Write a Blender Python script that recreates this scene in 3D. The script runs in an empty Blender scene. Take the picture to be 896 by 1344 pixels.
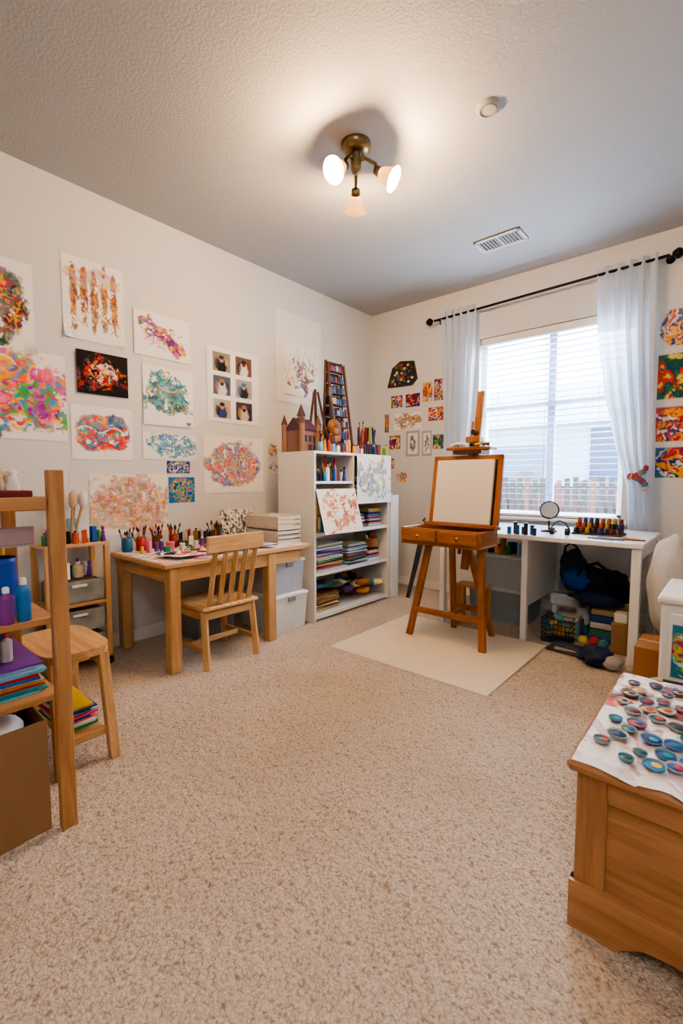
import bpy, bmesh, math, random
import numpy as np
from mathutils import Vector, Matrix, Euler, noise
random.seed(7); rng=np.random.default_rng(7)
# ------------------------------------------------------------------ helpers
def lin(h):
    if isinstance(h,(tuple,list,np.ndarray)): return tuple(h)[:3]
    h=h.lstrip('#'); c=[int(h[i:i+2],16)/255 for i in (0,2,4)]
    return tuple(((x+.055)/1.055)**2.4 if x>.04045 else x/12.92 for x in c)
def vivid(h,k=1.12):
    c=lin(h); g=sum(c)/3; return tuple(max(0,min(1,g+(x-g)*k)) for x in c)
MC={}
def newmat(name):
    m=bpy.data.materials.new(name); m.use_nodes=True; nt=m.node_tree
    return m,nt,nt.nodes['Principled BSDF']
def N(nt,t,**k):
    n=nt.nodes.new(t)
    for a,b in k.items(): setattr(n,a,b)
    return n
def M(col,rough=.6,metal=0,bump=0,var=.06,scale=30,emis=0,coat=0,spec=.4):
    key=('M',col,rough,metal,bump,var,scale,emis,coat,spec)
    if key in MC: return MC[key]
    m,nt,b=newmat('plain_'+str(col).strip('#')); c=lin(col)
    tc=N(nt,'ShaderNodeTexCoord'); no=N(nt,'ShaderNodeTexNoise'); no.inputs['Scale'].default_value=scale; no.inputs['Detail'].default_value=4
    nt.links.new(tc.outputs['Object'],no.inputs['Vector'])
    mx=N(nt,'ShaderNodeMix',data_type='RGBA')
    mx.inputs[6].default_value=(*[x*(1-var*2) for x in c],1); mx.inputs[7].default_value=(*[min(1,x*(1+var*2)) for x in c],1)
    nt.links.new(no.outputs['Fac'],mx.inputs[0]); nt.links.new(mx.outputs[2],b.inputs['Base Color'])
    b.inputs['Roughness'].default_value=rough; b.inputs['Metallic'].default_value=metal; b.inputs['Specular IOR Level'].default_value=spec
    if bump:
        bp=N(nt,'ShaderNodeBump'); bp.inputs['Strength'].default_value=bump; bp.inputs['Distance'].default_value=.01
        nt.links.new(no.outputs['Fac'],bp.inputs['Height']); nt.links.new(bp.outputs[0],b.inputs['Normal'])
    if coat: b.inputs['Coat Weight'].default_value=coat
    if emis: b.inputs['Emission Color'].default_value=(*c,1); b.inputs['Emission Strength'].default_value=emis
    MC[key]=m; return m
def wood1(c1,c2,axis,rough):
    key=('W',c1,c2,axis,rough)
    if key in MC: return MC[key]
    m,nt,b=newmat('wood_'+c1.strip('#')+'_'+'xyz'[axis])
    tc=N(nt,'ShaderNodeTexCoord'); mp=N(nt,'ShaderNodeMapping'); s=[14,14,14]; s[axis]=1.1; mp.inputs['Scale'].default_value=s
    nt.links.new(tc.outputs['Object'],mp.inputs[0])
    no=N(nt,'ShaderNodeTexNoise'); no.inputs['Scale'].default_value=2.2; no.inputs['Detail'].default_value=6; no.inputs['Distortion'].default_value=1.2
    nt.links.new(mp.outputs[0],no.inputs['Vector'])
    no2=N(nt,'ShaderNodeTexNoise'); no2.inputs['Scale'].default_value=14; no2.inputs['Detail'].default_value=3; nt.links.new(mp.outputs[0],no2.inputs['Vector'])
    r=N(nt,'ShaderNodeValToRGB'); r.color_ramp.elements[0].position=.32; r.color_ramp.elements[1].position=.68
    r.color_ramp.elements[0].color=(*lin(c2),1); r.color_ramp.elements[1].color=(*lin(c1),1)
    ma=N(nt,'ShaderNodeMath',operation='MULTIPLY_ADD'); ma.inputs[1].default_value=.25; nt.links.new(no2.outputs['Fac'],ma.inputs[0])
    sc=N(nt,'ShaderNodeMath',operation='MULTIPLY'); sc.inputs[1].default_value=.8; nt.links.new(no.outputs['Fac'],sc.inputs[0]); nt.links.new(sc.outputs[0],ma.inputs[2])
    nt.links.new(ma.outputs[0],r.inputs[0]); nt.links.new(r.outputs[0],b.inputs['Base Color']); b.inputs['Roughness'].default_value=rough; b.inputs['Specular IOR Level'].default_value=.35
    bp=N(nt,'ShaderNodeBump'); bp.inputs['Strength'].default_value=.08; bp.inputs['Distance'].default_value=.002
    nt.links.new(ma.outputs[0],bp.inputs['Height']); nt.links.new(bp.outputs[0],b.inputs['Normal'])
    MC[key]=m; return m
class Wood:
    def __init__(s,c1,c2,rough=.4): s.a=(c1,c2,rough)
    def ax(s,i): return wood1(s.a[0],s.a[1],i,s.a[2])
BEECH=Wood('#cda374','#b0824f',.42); PINE=Wood('#c08c54','#9e672e',.4); CHEST=Wood('#b5845a','#956640',.35)
EASEL=Wood('#a86b3c','#7e4820',.35); DARKW=Wood('#5c3620','#381f10',.45); PALE=Wood('#cfa676','#b2854f',.45)
def painted_mat():
    if 'P' in MC: return MC['P']
    m,nt,b=newmat('hand_painted_pigment'); a=N(nt,'ShaderNodeVertexColor',layer_name='Col')
    nt.links.new(a.outputs[0],b.inputs['Base Color']); b.inputs['Roughness'].default_value=.7; b.inputs['Specular IOR Level'].default_value=.25
    MC['P']=m; return m
class B:
    def __init__(s,name): s.name=name; s.v=[]; s.f=[]; s.mi=[]; s.sm=[]; s.mats=[]
    def mat(s,m):
        if m not in s.mats: s.mats.append(m)
        return s.mats.index(m)
    def add(s,vs,fs,m,smooth=False):
        if isinstance(m,Wood):
            a=np.array([tuple(v) for v in vs]); e=a.max(0)-a.min(0); m=m.ax(int(e.argmax()))
        i=s.mat(m); o=len(s.v); s.v+= [tuple(v) for v in vs]; s.f+=[tuple(o+k for k in f) for f in fs]; s.mi+=[i]*len(fs); s.sm+=[smooth]*len(fs)
    def box(s,lo,hi,m,bev=.003,rot=None,piv=None):
        lo=Vector(lo);hi=Vector(hi); c=(lo+hi)/2; d=hi-lo
        s.obox(c,d,m,rot,bev,piv)
    def obox(s,c,d,m,rot=None,bev=.003,piv=None):
        bm=bmesh.new(); bmesh.ops.create_cube(bm,size=1); c=Vector(c)
        for v in bm.verts: v.co=Vector((v.co.x*d[0],v.co.y*d[1],v.co.z*d[2]))
        bev=min(bev,min(d)*.3)
        if bev>0: bmesh.ops.bevel(bm,geom=bm.edges[:],offset=bev,segments=1,affect='EDGES')
        if isinstance(m,Wood): m=m.ax(int(np.argmax(d)))
        Rm=Matrix.Identity(3)
        if rot is not None: Rm=Euler(rot).to_matrix() if not isinstance(rot,Matrix) else rot
        P=Vector(piv) if piv is not None else c
        vs=[Rm@(v.co+c-P)+P for v in bm.verts]; bm.verts.index_update()
        fs=[[v.index for v in f.verts] for f in bm.faces]; bm.free(); s.add(vs,fs,m)
    def beam(s,p1,p2,w,t,m,up=(0,0,1),bev=.003):
        p1=Vector(p1);p2=Vector(p2);z=(p2-p1).normalized(); x=Vector(up).cross(z)
        if x.length<1e-3: x=Vector((1,0,0)).cross(z)
        if x.length<1e-3: x=Vector((0,1,0)).cross(z)
        x.normalize(); y=z.cross(x); Rm=Matrix((x,y,z)).transposed()
        if isinstance(m,Wood): dd=[abs(a) for a in (p2-p1)]; m=m.ax(dd.index(max(dd)))
        s.obox((p1+p2)/2,(w,t,(p2-p1).length),m,Rm,bev)
    def cyl(s,p1,p2,r,m,r2=None,seg=14,cap=True):
        p1=Vector(p1);p2=Vector(p2); s.lathe(p1,[(r,0),(r if r2 is None else r2,(p2-p1).length)],m,seg,p2-p1,cap)
    def lathe(s,c,prof,m,seg=20,axis=(0,0,1),cap=True,smooth=True):
        c=Vector(c); q=Vector((0,0,1)).rotation_difference(Vector(axis)); vs=[];fs=[]
        for r,z in prof:
            for k in range(seg):
                a=2*math.pi*k/seg; vs.append(c+q@Vector((r*math.cos(a),r*math.sin(a),z)))
        for j in range(len(prof)-1):
            for k in range(seg):
                k2=(k+1)%seg; fs.append((j*seg+k,j*seg+k2,(j+1)*seg+k2,(j+1)*seg+k))
        if isinstance(m,Wood): m=m.ax(int(np.argmax([abs(x) for x in axis])))
        s.add(vs,fs,m,smooth)
        if cap:
            s.add(vs[:seg],[tuple(range(seg))[::-1]],m); s.add(vs[-seg:],[tuple(range(seg))],m)
    def tube(s,pts,r,m,seg=8):
        pts=[Vector(p) for p in pts]
        vs=[];fs=[];n=len(pts);ref=Vector((0,0,1))
        for i,p in enumerate(pts):
            t=(pts[min(i+1,n-1)]-pts[max(i-1,0)]).normalized(); a=ref.cross(t)
            if a.length<.05: a=Vector((1,0,0)).cross(t)
            a.normalize(); b=t.cross(a); rr=r[i] if isinstance(r,(list,tuple)) else r
            for k in range(seg):
                th=2*math.pi*k/seg; vs.append(p+a*math.cos(th)*rr+b*math.sin(th)*rr)
        for i in range(n-1):
            for k in range(seg):
                k2=(k+1)%seg; fs.append((i*seg+k,i*seg+k2,(i+1)*seg+k2,(i+1)*seg+k))
        s.add(vs,fs,m,True); s.add(vs[:seg],[tuple(range(seg))[::-1]],m); s.add(vs[-seg:],[tuple(range(seg))],m)
    def blob(s,c,rad,m,amp=.2,freq=3,seed=0,sub=3,flat=None):
        bm=bmesh.new(); bmesh.ops.create_icosphere(bm,subdivisions=sub,radius=1); vs=[]
        for v in bm.verts:
            n=noise.noise(v.co*freq+Vector((seed*3.1,seed*1.7,0))); q=v.co*(1+amp*n)
            p=Vector(c)+Vector((q.x*rad[0],q.y*rad[1],q.z*rad[2]))
            if flat is not None and p.z<flat: p.z=flat
            vs.append(p)
        bm.verts.index_update(); fs=[[v.index for v in f.verts] for f in bm.faces]; bm.free(); s.add(vs,fs,m,True)
    def prism(s,poly,axis,a,b,m):
        n=len(poly)
        def P(q,t):
            if axis==0: return (t,q[0],q[1])
            if axis==1: return (q[0],t,q[1])
            return (q[0],q[1],t)
        vs=[P(q,a) for q in poly]+[P(q,b) for q in poly]
        fs=[tuple(range(n)),tuple(range(2*n-1,n-1,-1))]+[(i,n+i,n+(i+1)%n,(i+1)%n) for i in range(n)]
        s.add(vs,fs,m)
    def done(s,recalc=True):
        me=bpy.data.meshes.new(s.name)
        a=np.array(s.v); c=(a.min(0)+a.max(0))/2; c[2]=a[:,2].min(); a=a-c
        me.from_pydata([tuple(x) for x in a],[],s.f)
        for m in s.mats: me.materials.append(m)
        me.polygons.foreach_set('material_index',s.mi); me.polygons.foreach_set('use_smooth',s.sm)
        if recalc:
            bm=bmesh.new(); bm.from_mesh(me); bmesh.ops.recalc_face_normals(bm,faces=bm.faces); bm.to_mesh(me); bm.free()
        me.update()
        ob=bpy.data.objects.new(s.name,me); bpy.context.collection.objects.link(ob); ob.location=c
        return ob
# ------------------------------------------------------------------ painter
def fnoise(w,h,asp,cells,octv=4):
    out=np.zeros((h,w)); amp=1; tot=0
    for o in range(octv):
        ny=max(2,int(cells*2**o)); nx=max(2,int(ny*asp)); g=rng.random((ny+2,nx+2))
        y=np.linspace(0,ny,h)[:,None]; x=np.linspace(0,nx,w)[None,:]
        yi=y.astype(int); xi=x.astype(int); fy=y-yi; fx=x-xi; fy=fy*fy*(3-2*fy); fx=fx*fx*(3-2*fx)
        v=g[yi,xi]*(1-fy)*(1-fx)+g[yi+1,xi]*fy*(1-fx)+g[yi,xi+1]*(1-fy)*fx+g[yi+1,xi+1]*fy*fx
        out+=v*amp; tot+=amp; amp*=.62
    return np.clip((out/tot-.5)*1.9+.5,0,1)
class Cv:
    def __init__(s,w,h,bg='#f5f3ee'):
        s.w=w;s.h=h;s.a=np.zeros((h,w,3)); s.a[:]=lin(bg); s.asp=w/h; s.bg=bg
        s.Y,s.X=np.mgrid[0:h,0:w]; s.X=s.X/(w-1)*s.asp; s.Y=s.Y/(h-1)
    def mixin(s,m,c): s.a=s.a*(1-m[...,None])+c*m[...,None]
    def wash(s,pal,c=(.5,.5),r=(.42,.4),cells=3.5,rag=1.3,gap=.35,al=.97,fine=9,patch=1.0):
        d=np.sqrt(((s.X/s.asp-c[0])/r[0])**2+((s.Y-c[1])/r[1])**2)
        m=np.clip((1.1-d-(fnoise(s.w,s.h,s.asp,cells,5)-.5)*rag)/.12,0,1)
        g=np.clip((fnoise(s.w,s.h,s.asp,fine,3)-gap*.8)/.08,0,1); m=m*g*(.8+.2*fnoise(s.w,s.h,s.asp,fine*1.5,2))*al
        P=np.array([vivid(q) for q in pal]); k=len(pal)
        t=(fnoise(s.w,s.h,s.asp,cells*1.15*patch,3)*1.5*k+fnoise(s.w,s.h,s.asp,fine*1.2,2)*.9)%k; i=t.astype(int)%k; f=np.clip((t-t.astype(int)-.8)/.2,0,1)[...,None]
        s.mixin(m,P[i]*(1-f)+P[(i+1)%k]*f); return s
    def seg(s,p,q,wd,col,al=1):
        px,py=p[0]*s.asp,p[1]; qx,qy=q[0]*s.asp,q[1]; dx,dy=qx-px,qy-py; L=dx*dx+dy*dy+1e-9
        t=np.clip(((s.X-px)*dx+(s.Y-py)*dy)/L,0,1); d=np.hypot(s.X-px-t*dx,s.Y-py-t*dy)
        s.mixin(np.clip((wd-d)/(wd*.35+.004)+.3,0,1)*al,np.array(vivid(col,1.2)))
    def poly(s,pts,wd,col,al=1):
        for p,q in zip(pts[:-1],pts[1:]): s.seg(p,q,wd,col,al)
    def rect(s,x0,y0,x1,y1,col,al=1):
        s.mixin(((s.X/s.asp>=x0)&(s.X/s.asp<=x1)&(s.Y>=y0)&(s.Y<=y1))*al,np.array(lin(col)))
    def ell(s,cx,cy,rx,ry,col,al=1):
        d=((s.X/s.asp-cx)/rx)**2+((s.Y-cy)/ry)**2; s.mixin(np.clip((1.1-d)/.2,0,1)*al,np.array(lin(col)))
    def walk(s,x,y,n,st,wd,col,ang=None,turn=.6,al=.9):
        a=random.uniform(0,6.28) if ang is None else ang+random.uniform(-.3,.3); pts=[(x,y)]
        for i in range(n):
            a+=random.uniform(-turn,turn); x+=math.cos(a)*st/s.asp; y+=math.sin(a)*st; pts.append((min(.97,max(.03,x)),min(.97,max(.03,y))))
        s.poly(pts,wd,col,al)
    def splash(s,pal,n,c=(.5,.5),r=(.4,.38),wd=(.005,.014),st=.03,ln=(1,4),ang=None,turn=.7,al=.85):
        for i in range(n):
            t=random.uniform(0,6.28); q=math.sqrt(random.random())
            s.walk(c[0]+math.cos(t)*q*r[0],c[1]+math.sin(t)*q*r[1],random.randint(*ln),st,random.uniform(*wd),random.choice(pal),ang,turn,al)
        return s
def sheet(name,TL,TR,BL,cv,nrm,curl=.006,th=.0015,corner=0.0):
    TL=Vector(TL);U_=Vector(TR)-TL;V_=Vector(BL)-TL;nrm=Vector(nrm); h,w=cv.h,cv.w
    seed=random.uniform(0,50); vs=[]
    for j in range(h):
        for i in range(w):
            a=i/(w-1);b=j/(h-1); k=curl*(.5+.5*noise.noise(Vector((a*2+seed,b*2,0)))) if curl else 0
            k+=corner*((max(0,b-.75)*4)**2*(max(0,abs(2*a-1)-.6)*2.5)**2)
            vs.append(TL+U_*a+V_*b+nrm*(k+th))
    idx=np.arange(h*w).reshape(h,w); q=np.stack([idx[:-1,:-1],idx[1:,:-1],idx[1:,1:],idx[:-1,1:]],-1).reshape(-1,4)
    c=sum((vs[k] for k in (0,w-1,h*w-w,h*w-1)),Vector())/4
    me=bpy.data.meshes.new(name); me.from_pydata([v-c for v in vs],[],q.tolist())
    ca=me.color_attributes.new('Col','FLOAT_COLOR','POINT'); col=np.ones((h*w,4)); col[:,:3]=cv.a.reshape(-1,3); ca.data.foreach_set('color',col.ravel())
    me.materials.append(painted_mat()); me.polygons.foreach_set('use_smooth',[True]*len(q)); me.update()
    ob=bpy.data.objects.new(name,me); bpy.context.collection.objects.link(ob); ob.location=c
    return ob
# ------------------------------------------------------------------ dimensions
LX=-3.08; BY=4.06; RX=1.35; FY=-1.3; CZ=2.86
WX0,WX1,WZ0,WZ1=-1.85,-.68,.78,2.38
# ------------------------------------------------------------------ room
def wallmat(name,col,sc,st):
    m,nt,b=newmat(name); tc=N(nt,'ShaderNodeTexCoord'); no=N(nt,'ShaderNodeTexNoise'); no.inputs['Scale'].default_value=sc; no.inputs['Detail'].default_value=3
    nt.links.new(tc.outputs['Object'],no.inputs['Vector']); bp=N(nt,'ShaderNodeBump'); bp.inputs['Strength'].default_value=st; bp.inputs['Distance'].default_value=.012
    nt.links.new(no.outputs['Fac'],bp.inputs['Height']); nt.links.new(bp.outputs[0],b.inputs['Normal'])
    b.inputs['Base Color'].default_value=(*lin(col),1); b.inputs['Roughness'].default_value=.75; return m
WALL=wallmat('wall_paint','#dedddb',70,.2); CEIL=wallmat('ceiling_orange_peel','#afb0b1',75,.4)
WHITE=M('#ebe9e4',.4,var=.02); TRIM=M('#f0eeea',.45,var=.01)
def carpet():
    m,nt,b=newmat('carpet_pile'); tc=N(nt,'ShaderNodeTexCoord')
    v=N(nt,'ShaderNodeTexVoronoi'); v.inputs['Scale'].default_value=125; n1=N(nt,'ShaderNodeTexNoise'); n1.inputs['Scale'].default_value=85; n1.inputs['Detail'].default_value=5; n1.inputs['Roughness'].default_value=.7
    n2=N(nt,'ShaderNodeTexNoise'); n2.inputs['Scale'].default_value=3; n2.inputs['Detail'].default_value=4
    nw=N(nt,'ShaderNodeTexNoise'); nw.inputs['Scale'].default_value=60
    for x in (n1,n2,nw): nt.links.new(tc.outputs['Object'],x.inputs['Vector'])
    mxv=N(nt,'ShaderNodeMix',data_type='RGBA'); mxv.inputs[0].default_value=.018; nt.links.new(tc.outputs['Object'],mxv.inputs[6]); nt.links.new(nw.outputs['Color'],mxv.inputs[7]); nt.links.new(mxv.outputs[2],v.inputs['Vector'])
    su=N(nt,'ShaderNodeMath',operation='SUBTRACT'); nt.links.new(n1.outputs['Fac'],su.inputs[0]); ml=N(nt,'ShaderNodeMath',operation='MULTIPLY'); ml.inputs[1].default_value=.5; nt.links.new(v.outputs['Distance'],ml.inputs[0]); nt.links.new(ml.outputs[0],su.inputs[1])
    r=N(nt,'ShaderNodeValToRGB'); e=r.color_ramp.elements; e[0].position=.0; e[0].color=(*lin('#9d8b79'),1); e[1].position=.45; e[1].color=(*lin('#e0d0be'),1); x=e.new(.18); x.color=(*lin('#c7b5a2'),1)
    nt.links.new(su.outputs[0],r.inputs[0])
    mx=N(nt,'ShaderNodeMix',data_type='RGBA',blend_type='MULTIPLY'); mx.inputs[0].default_value=.25; nt.links.new(r.outputs[0],mx.inputs[6])
    r2=N(nt,'ShaderNodeValToRGB'); r2.color_ramp.elements[0].color=(.6,.56,.52,1); r2.color_ramp.elements[0].position=.35; r2.color_ramp.elements[1].position=.65; nt.links.new(n2.outputs['Fac'],r2.inputs[0]); nt.links.new(r2.outputs[0],mx.inputs[7])
    nt.links.new(mx.outputs[2],b.inputs['Base Color']); b.inputs['Roughness'].default_value=.95; b.inputs['Specular IOR Level'].default_value=.15
    bp=N(nt,'ShaderNodeBump'); bp.inputs['Strength'].default_value=.8; bp.inputs['Distance'].default_value=.01; nt.links.new(su.outputs[0],bp.inputs['Height']); nt.links.new(bp.outputs[0],b.inputs['Normal'])
    return m
def simple(name,lo,hi,m,bev=0):
    o=B(name); o.box(lo,hi,m,bev); return o.done()
# floor: slab plus real tufted relief where the pile can be seen close up
o=B('floor'); CP=carpet(); o.box((LX-.1,FY-.1,-.1),(RX+.1,BY+.15,0),CP,0)
gx0,gx1,gy0,gy1,st_=-2.35,.45,.15,2.45,.0055
nx=int((gx1-gx0)/st_); ny=int((gy1-gy0)/st_)
hz=fnoise(nx,ny,nx/ny,(gy1-gy0)/.022,2); h2=fnoise(nx,ny,nx/ny,(gy1-gy0)/.10,2)
X_,Y_=np.meshgrid(np.linspace(gx0,gx1,nx),np.linspace(gy0,gy1,ny)); fade=np.clip(np.minimum.reduce([X_-gx0,gx1-X_,Y_-gy0,gy1-Y_])/.25,0,1)
Z_=.0003+(hz*.007+h2*.002)*fade
fv=np.stack([X_,Y_,Z_],-1).reshape(-1,3); idx=np.arange(nx*ny).reshape(ny,nx); fq=np.stack([idx[:-1,:-1],idx[:-1,1:],idx[1:,1:],idx[1:,:-1]],-1).reshape(-1,4)
o.add(fv.tolist(),fq.tolist(),CP,True); o.done(recalc=False)
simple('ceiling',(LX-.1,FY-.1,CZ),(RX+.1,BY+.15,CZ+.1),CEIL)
simple('wall_left',(LX-.1,FY-.1,0),(LX,BY+.15,CZ),WALL)
simple('wall_right',(RX,FY-.1,0),(RX+.1,BY+.15,CZ),WALL)
simple('wall_front',(LX,FY-.1,0),(RX,FY,CZ),WALL)
o=B('wall_back'); T=BY+.15
o.box((LX,BY,0),(WX0,T,CZ),WALL,0);o.box((WX1,BY,0),(RX,T,CZ),WALL,0);o.box((WX0,BY,0),(WX1,T,WZ0),WALL,0);o.box((WX0,BY,WZ1),(WX1,T,CZ),WALL,0); o.done()
simple('baseboard_left',(LX,FY,0),(LX+.014,BY,.085),TRIM,.004)
simple('baseboard_back',(LX+.014,BY-.014,0),(RX,BY,.085),TRIM,.004)
# window
o=B('window_1'); yw=BY+.10
fr=.045
o.box((WX0,yw-.02,WZ0),(WX0+fr,yw+.03,WZ1),TRIM);o.box((WX1-fr,yw-.02,WZ0),(WX1,yw+.03,WZ1),TRIM);o.box((WX0,yw-.02,WZ0),(WX1,yw+.03,WZ0+fr),TRIM);o.box((WX0,yw-.02,WZ1-fr),(WX1,yw+.03,WZ1),TRIM)
xm=(WX0+WX1)/2+.03; o.box((xm-.03,yw-.02,WZ0),(xm+.03,yw+.03,WZ1),M('#8c9ab0',.5)); o.box((WX0,yw-.01,1.73),(WX1,yw+.02,1.77),M('#8c9ab0',.5))
gm,nt,b=newmat('window_glass'); nt.nodes.remove(b); g=N(nt,'ShaderNodeBsdfGlossy'); g.inputs['Roughness'].default_value=.02; t=N(nt,'ShaderNodeBsdfTransparent'); mx=N(nt,'ShaderNodeMixShader'); mx.inputs[0].default_value=.04
nt.links.new(t.outputs[0],mx.inputs[1]);nt.links.new(g.outputs[0],mx.inputs[2]);nt.links.new(mx.outputs[0],nt.nodes['Material Output'].inputs[0])
o.box((WX0+fr,yw,WZ0+fr),(WX1-fr,yw+.005,WZ1-fr),gm,0); o.done()
o=B('trim_1'); o.box((WX0-.05,BY-.045,WZ0-.03),(WX1+.05,BY+.08,WZ0),TRIM,.006); o.done()
# blinds
bl,nt,b=newmat('blind_slat'); b.inputs['Base Color'].default_value=(.8,.84,.9,1); b.inputs['Roughness'].default_value=.4
tr=N(nt,'ShaderNodeBsdfTranslucent'); tr.inputs[0].default_value=(.8,.86,.95,1); mx=N(nt,'ShaderNodeMixShader'); mx.inputs[0].default_value=.2; nt.links.new(b.outputs[0],mx.inputs[1]);nt.links.new(tr.outputs[0],mx.inputs[2]);nt.links.new(mx.outputs[0],nt.nodes['Material Output'].inputs[0])
o=B('window_blinds'); yb=BY+.035
o.box((WX0+.015,yb-.025,WZ1-.065),(WX1-.015,yb+.03,WZ1-.005),WHITE,.004)
z=WZ0+.05
while z<WZ1-.08:
    o.obox(((WX0+WX1)/2,yb,z),(WX1-WX0-.04,.046,.003),bl,(math.radians(-3),0,0),0); z+=.05
o.box((WX0+.02,yb-.022,WZ0+.004),(WX1-.02,yb+.022,WZ0+.026),WHITE,.003)
for x in (WX0+.18,(WX0+WX1)/2,WX1-.18): o.box((x-.0015,yb-.026,WZ0+.02),(x+.0015,yb-.024,WZ1-.05),WHITE,0)
o.done()
# curtains
cm,nt,b=newmat('curtain_sheer'); b.inputs['Base Color'].default_value=(.85,.89,.95,1); b.inputs['Roughness'].default_value=.9
tr=N(nt,'ShaderNodeBsdfTranslucent'); tr.inputs[0].default_value=(.8,.89,1,1); mx=N(nt,'ShaderNodeMixShader'); mx.inputs[0].default_value=.5; nt.links.new(b.outputs[0],mx.inputs[1]);nt.links.new(tr.outputs[0],mx.inputs[2]);nt.links.new(mx.outputs[0],nt.nodes['Material Output'].inputs[0])
wv=N(nt,'ShaderNodeTexNoise'); wv.inputs['Scale'].default_value=400; bp=N(nt,'ShaderNodeBump'); bp.inputs['Strength'].default_value=.1; nt.links.new(wv.outputs['Fac'],bp.inputs['Height']); nt.links.new(bp.outputs[0],b.inputs['Normal'])
def curtain(name,edges,y,nf,amp):
    o=B(name); nx=90; nz=60; zs=np.linspace(edges[0][0],edges[-1][0],nz); E=np.array(edges)[::-1]
    vs=[]
    for j,z in enumerate(zs):
        xl=np.interp(z,E[:,0],E[:,1]); xr=np.interp(z,E[:,0],E[:,2])
        for i in range(nx):
            a=i/(nx-1); ph=a*nf*6.283+.5*math.sin(z*2.1)
            yy=y+amp*math.sin(ph)*(.75+.25*math.sin(a*9+z))+.006*math.sin(a*31+z*7)
            vs.append((xl+(xr-xl)*a+.006*math.sin(ph*2),yy,z))
    fs=[(j*nx+i,j*nx+i+1,(j+1)*nx+i+1,(j+1)*nx+i) for j in range(nz-1) for i in range(nx-1)]
    o.add(vs,fs,cm,True); return o.done()
curtain('curtain',[(2.67,-2.19,-1.84),(2.2,-2.17,-1.84),(1.7,-2.15,-1.87),(1.2,-2.13,-1.93),(.62,-2.13,-1.93)],BY-.09,5,.026)
curtain('curtain',[(2.69,-.88,-.50),(2.2,-.86,-.49),(1.75,-.80,-.48),(1.35,-.72,-.47),(1.05,-.64,-.47),(.62,-.62,-.46)],BY-.09,5,.03)
o=B('curtain_tie')
for i in range(14): a=i*.45; o.blob((-.56+.05*math.cos(a),BY-.135,1.12+.012*i-.08+.03*math.sin(a)),(.022,.010,.026),M(random.choice(['#a03848','#3a7a80','#c8b8a8','#803050','#b08050','#4a5a80']),.7),.3,2,i,1)
o.done()
IRON=M('#17181d',.4,.6)
o=B('curtain_rod'); yr=BY-.09; o.cyl((-2.27,yr,2.61),(-.44,yr,2.65),.011,IRON)
for x,z in ((-2.29,2.61),(-.42,2.65)):
    o.lathe((x-(.03 if x<-1 else -.03),yr,z),[(.001,-.035),(.02,-.03),(.035,-.005),(.035,.01),(.02,.03),(.001,.035)],IRON,14,(1,0,0))
    xx=x+(.06 if x<-1 else -.02); o.cyl((xx,yr,z),(xx,BY,z),.008,IRON); o.cyl((xx,BY-.008,z),(xx,BY,z),.028,IRON)
o.done()
# ------------------------------------------------------------------ exterior
simple('lawn',(-12,BY+.3,-.6),(10,30,-.5),M('#8c9479',.95,scale=3,var=.2))
o=B('neighbor_house'); HW=M('#b4c4d6',.9,scale=2,var=.03)
o.box((-6.6,11,-.5),(-.4,16,2.35),HW,0); o.prism([(-7.0,2.3),(0,2.3),(-1.6,3.1),(-5.4,3.1)],1,10.6,16.2,M('#d4dde6',.9,scale=8,var=.05))
o.box((-2.45,10.95,.95),(-1.75,11.02,2.2),M('#3a5070',.2),0); o.box((-4.6,10.95,.9),(-3.4,11.02,1.9),M('#64798f',.2),0); o.done()
o=B('garden_shrubs')
for i in range(16): o.blob((-4.6+i*.42+random.uniform(-.1,.1),8.2,.45+random.uniform(0,.3)),(.38,.3,.45),M(random.choice(['#4a4a44','#5a4038','#3c4a40']),.95,bump=1,scale=9),.5,3,i,3)
o.done()
o=B('garden_fence')
for i in range(70): x=-6+i*.12; o.box((x,7.6,-.5),(x+.07,7.63,1.12+.03*math.sin(i*2.1)),M('#2a2628' if i%4 else '#4a2e2a',.9),0)
o.box((-6,7.63,.95),(2.4,7.67,1.0),M('#2a2628',.9),0); o.box((-6,7.63,0),(2.4,7.67,.06),M('#2a2628',.9),0); o.done()
# ------------------------------------------------------------------ ceiling things
BR=M('#7c6c50',.28,.9); o=B('ceiling_light_fixture'); bx,by=-1.606,1.971
o.lathe((bx,by,CZ),[(.001,-.05),(.05,-.048),(.075,-.03),(.08,-.006),(.08,0)],BR,28)
o.cyl((bx,by,CZ-.12),(bx,by,CZ-.04),.028,BR); o.lathe((bx,by,CZ-.15),[(.001,0),(.02,.006),(.03,.03),(.02,.05)],BR)
sh,nt,b=newmat('frosted_glass_lit'); b.inputs['Base Color'].default_value=(.8,.55,.3,1); b.inputs['Emission Color'].default_value=(1,.55,.2,1); b.inputs['Emission Strength'].default_value=1.4; b.inputs['Roughness'].default_value=.3
tr=N(nt,'ShaderNodeBsdfTranslucent'); tr.inputs[0].default_value=(1,.7,.4,1); mx=N(nt,'ShaderNodeMixShader'); mx.inputs[0].default_value=.12; nt.links.new(b.outputs[0],mx.inputs[1]);nt.links.new(tr.outputs[0],mx.inputs[2]);nt.links.new(mx.outputs[0],nt.nodes['Material Output'].inputs[0])
bulb=M('#ffe9b8',.5,emis=26)
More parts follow.
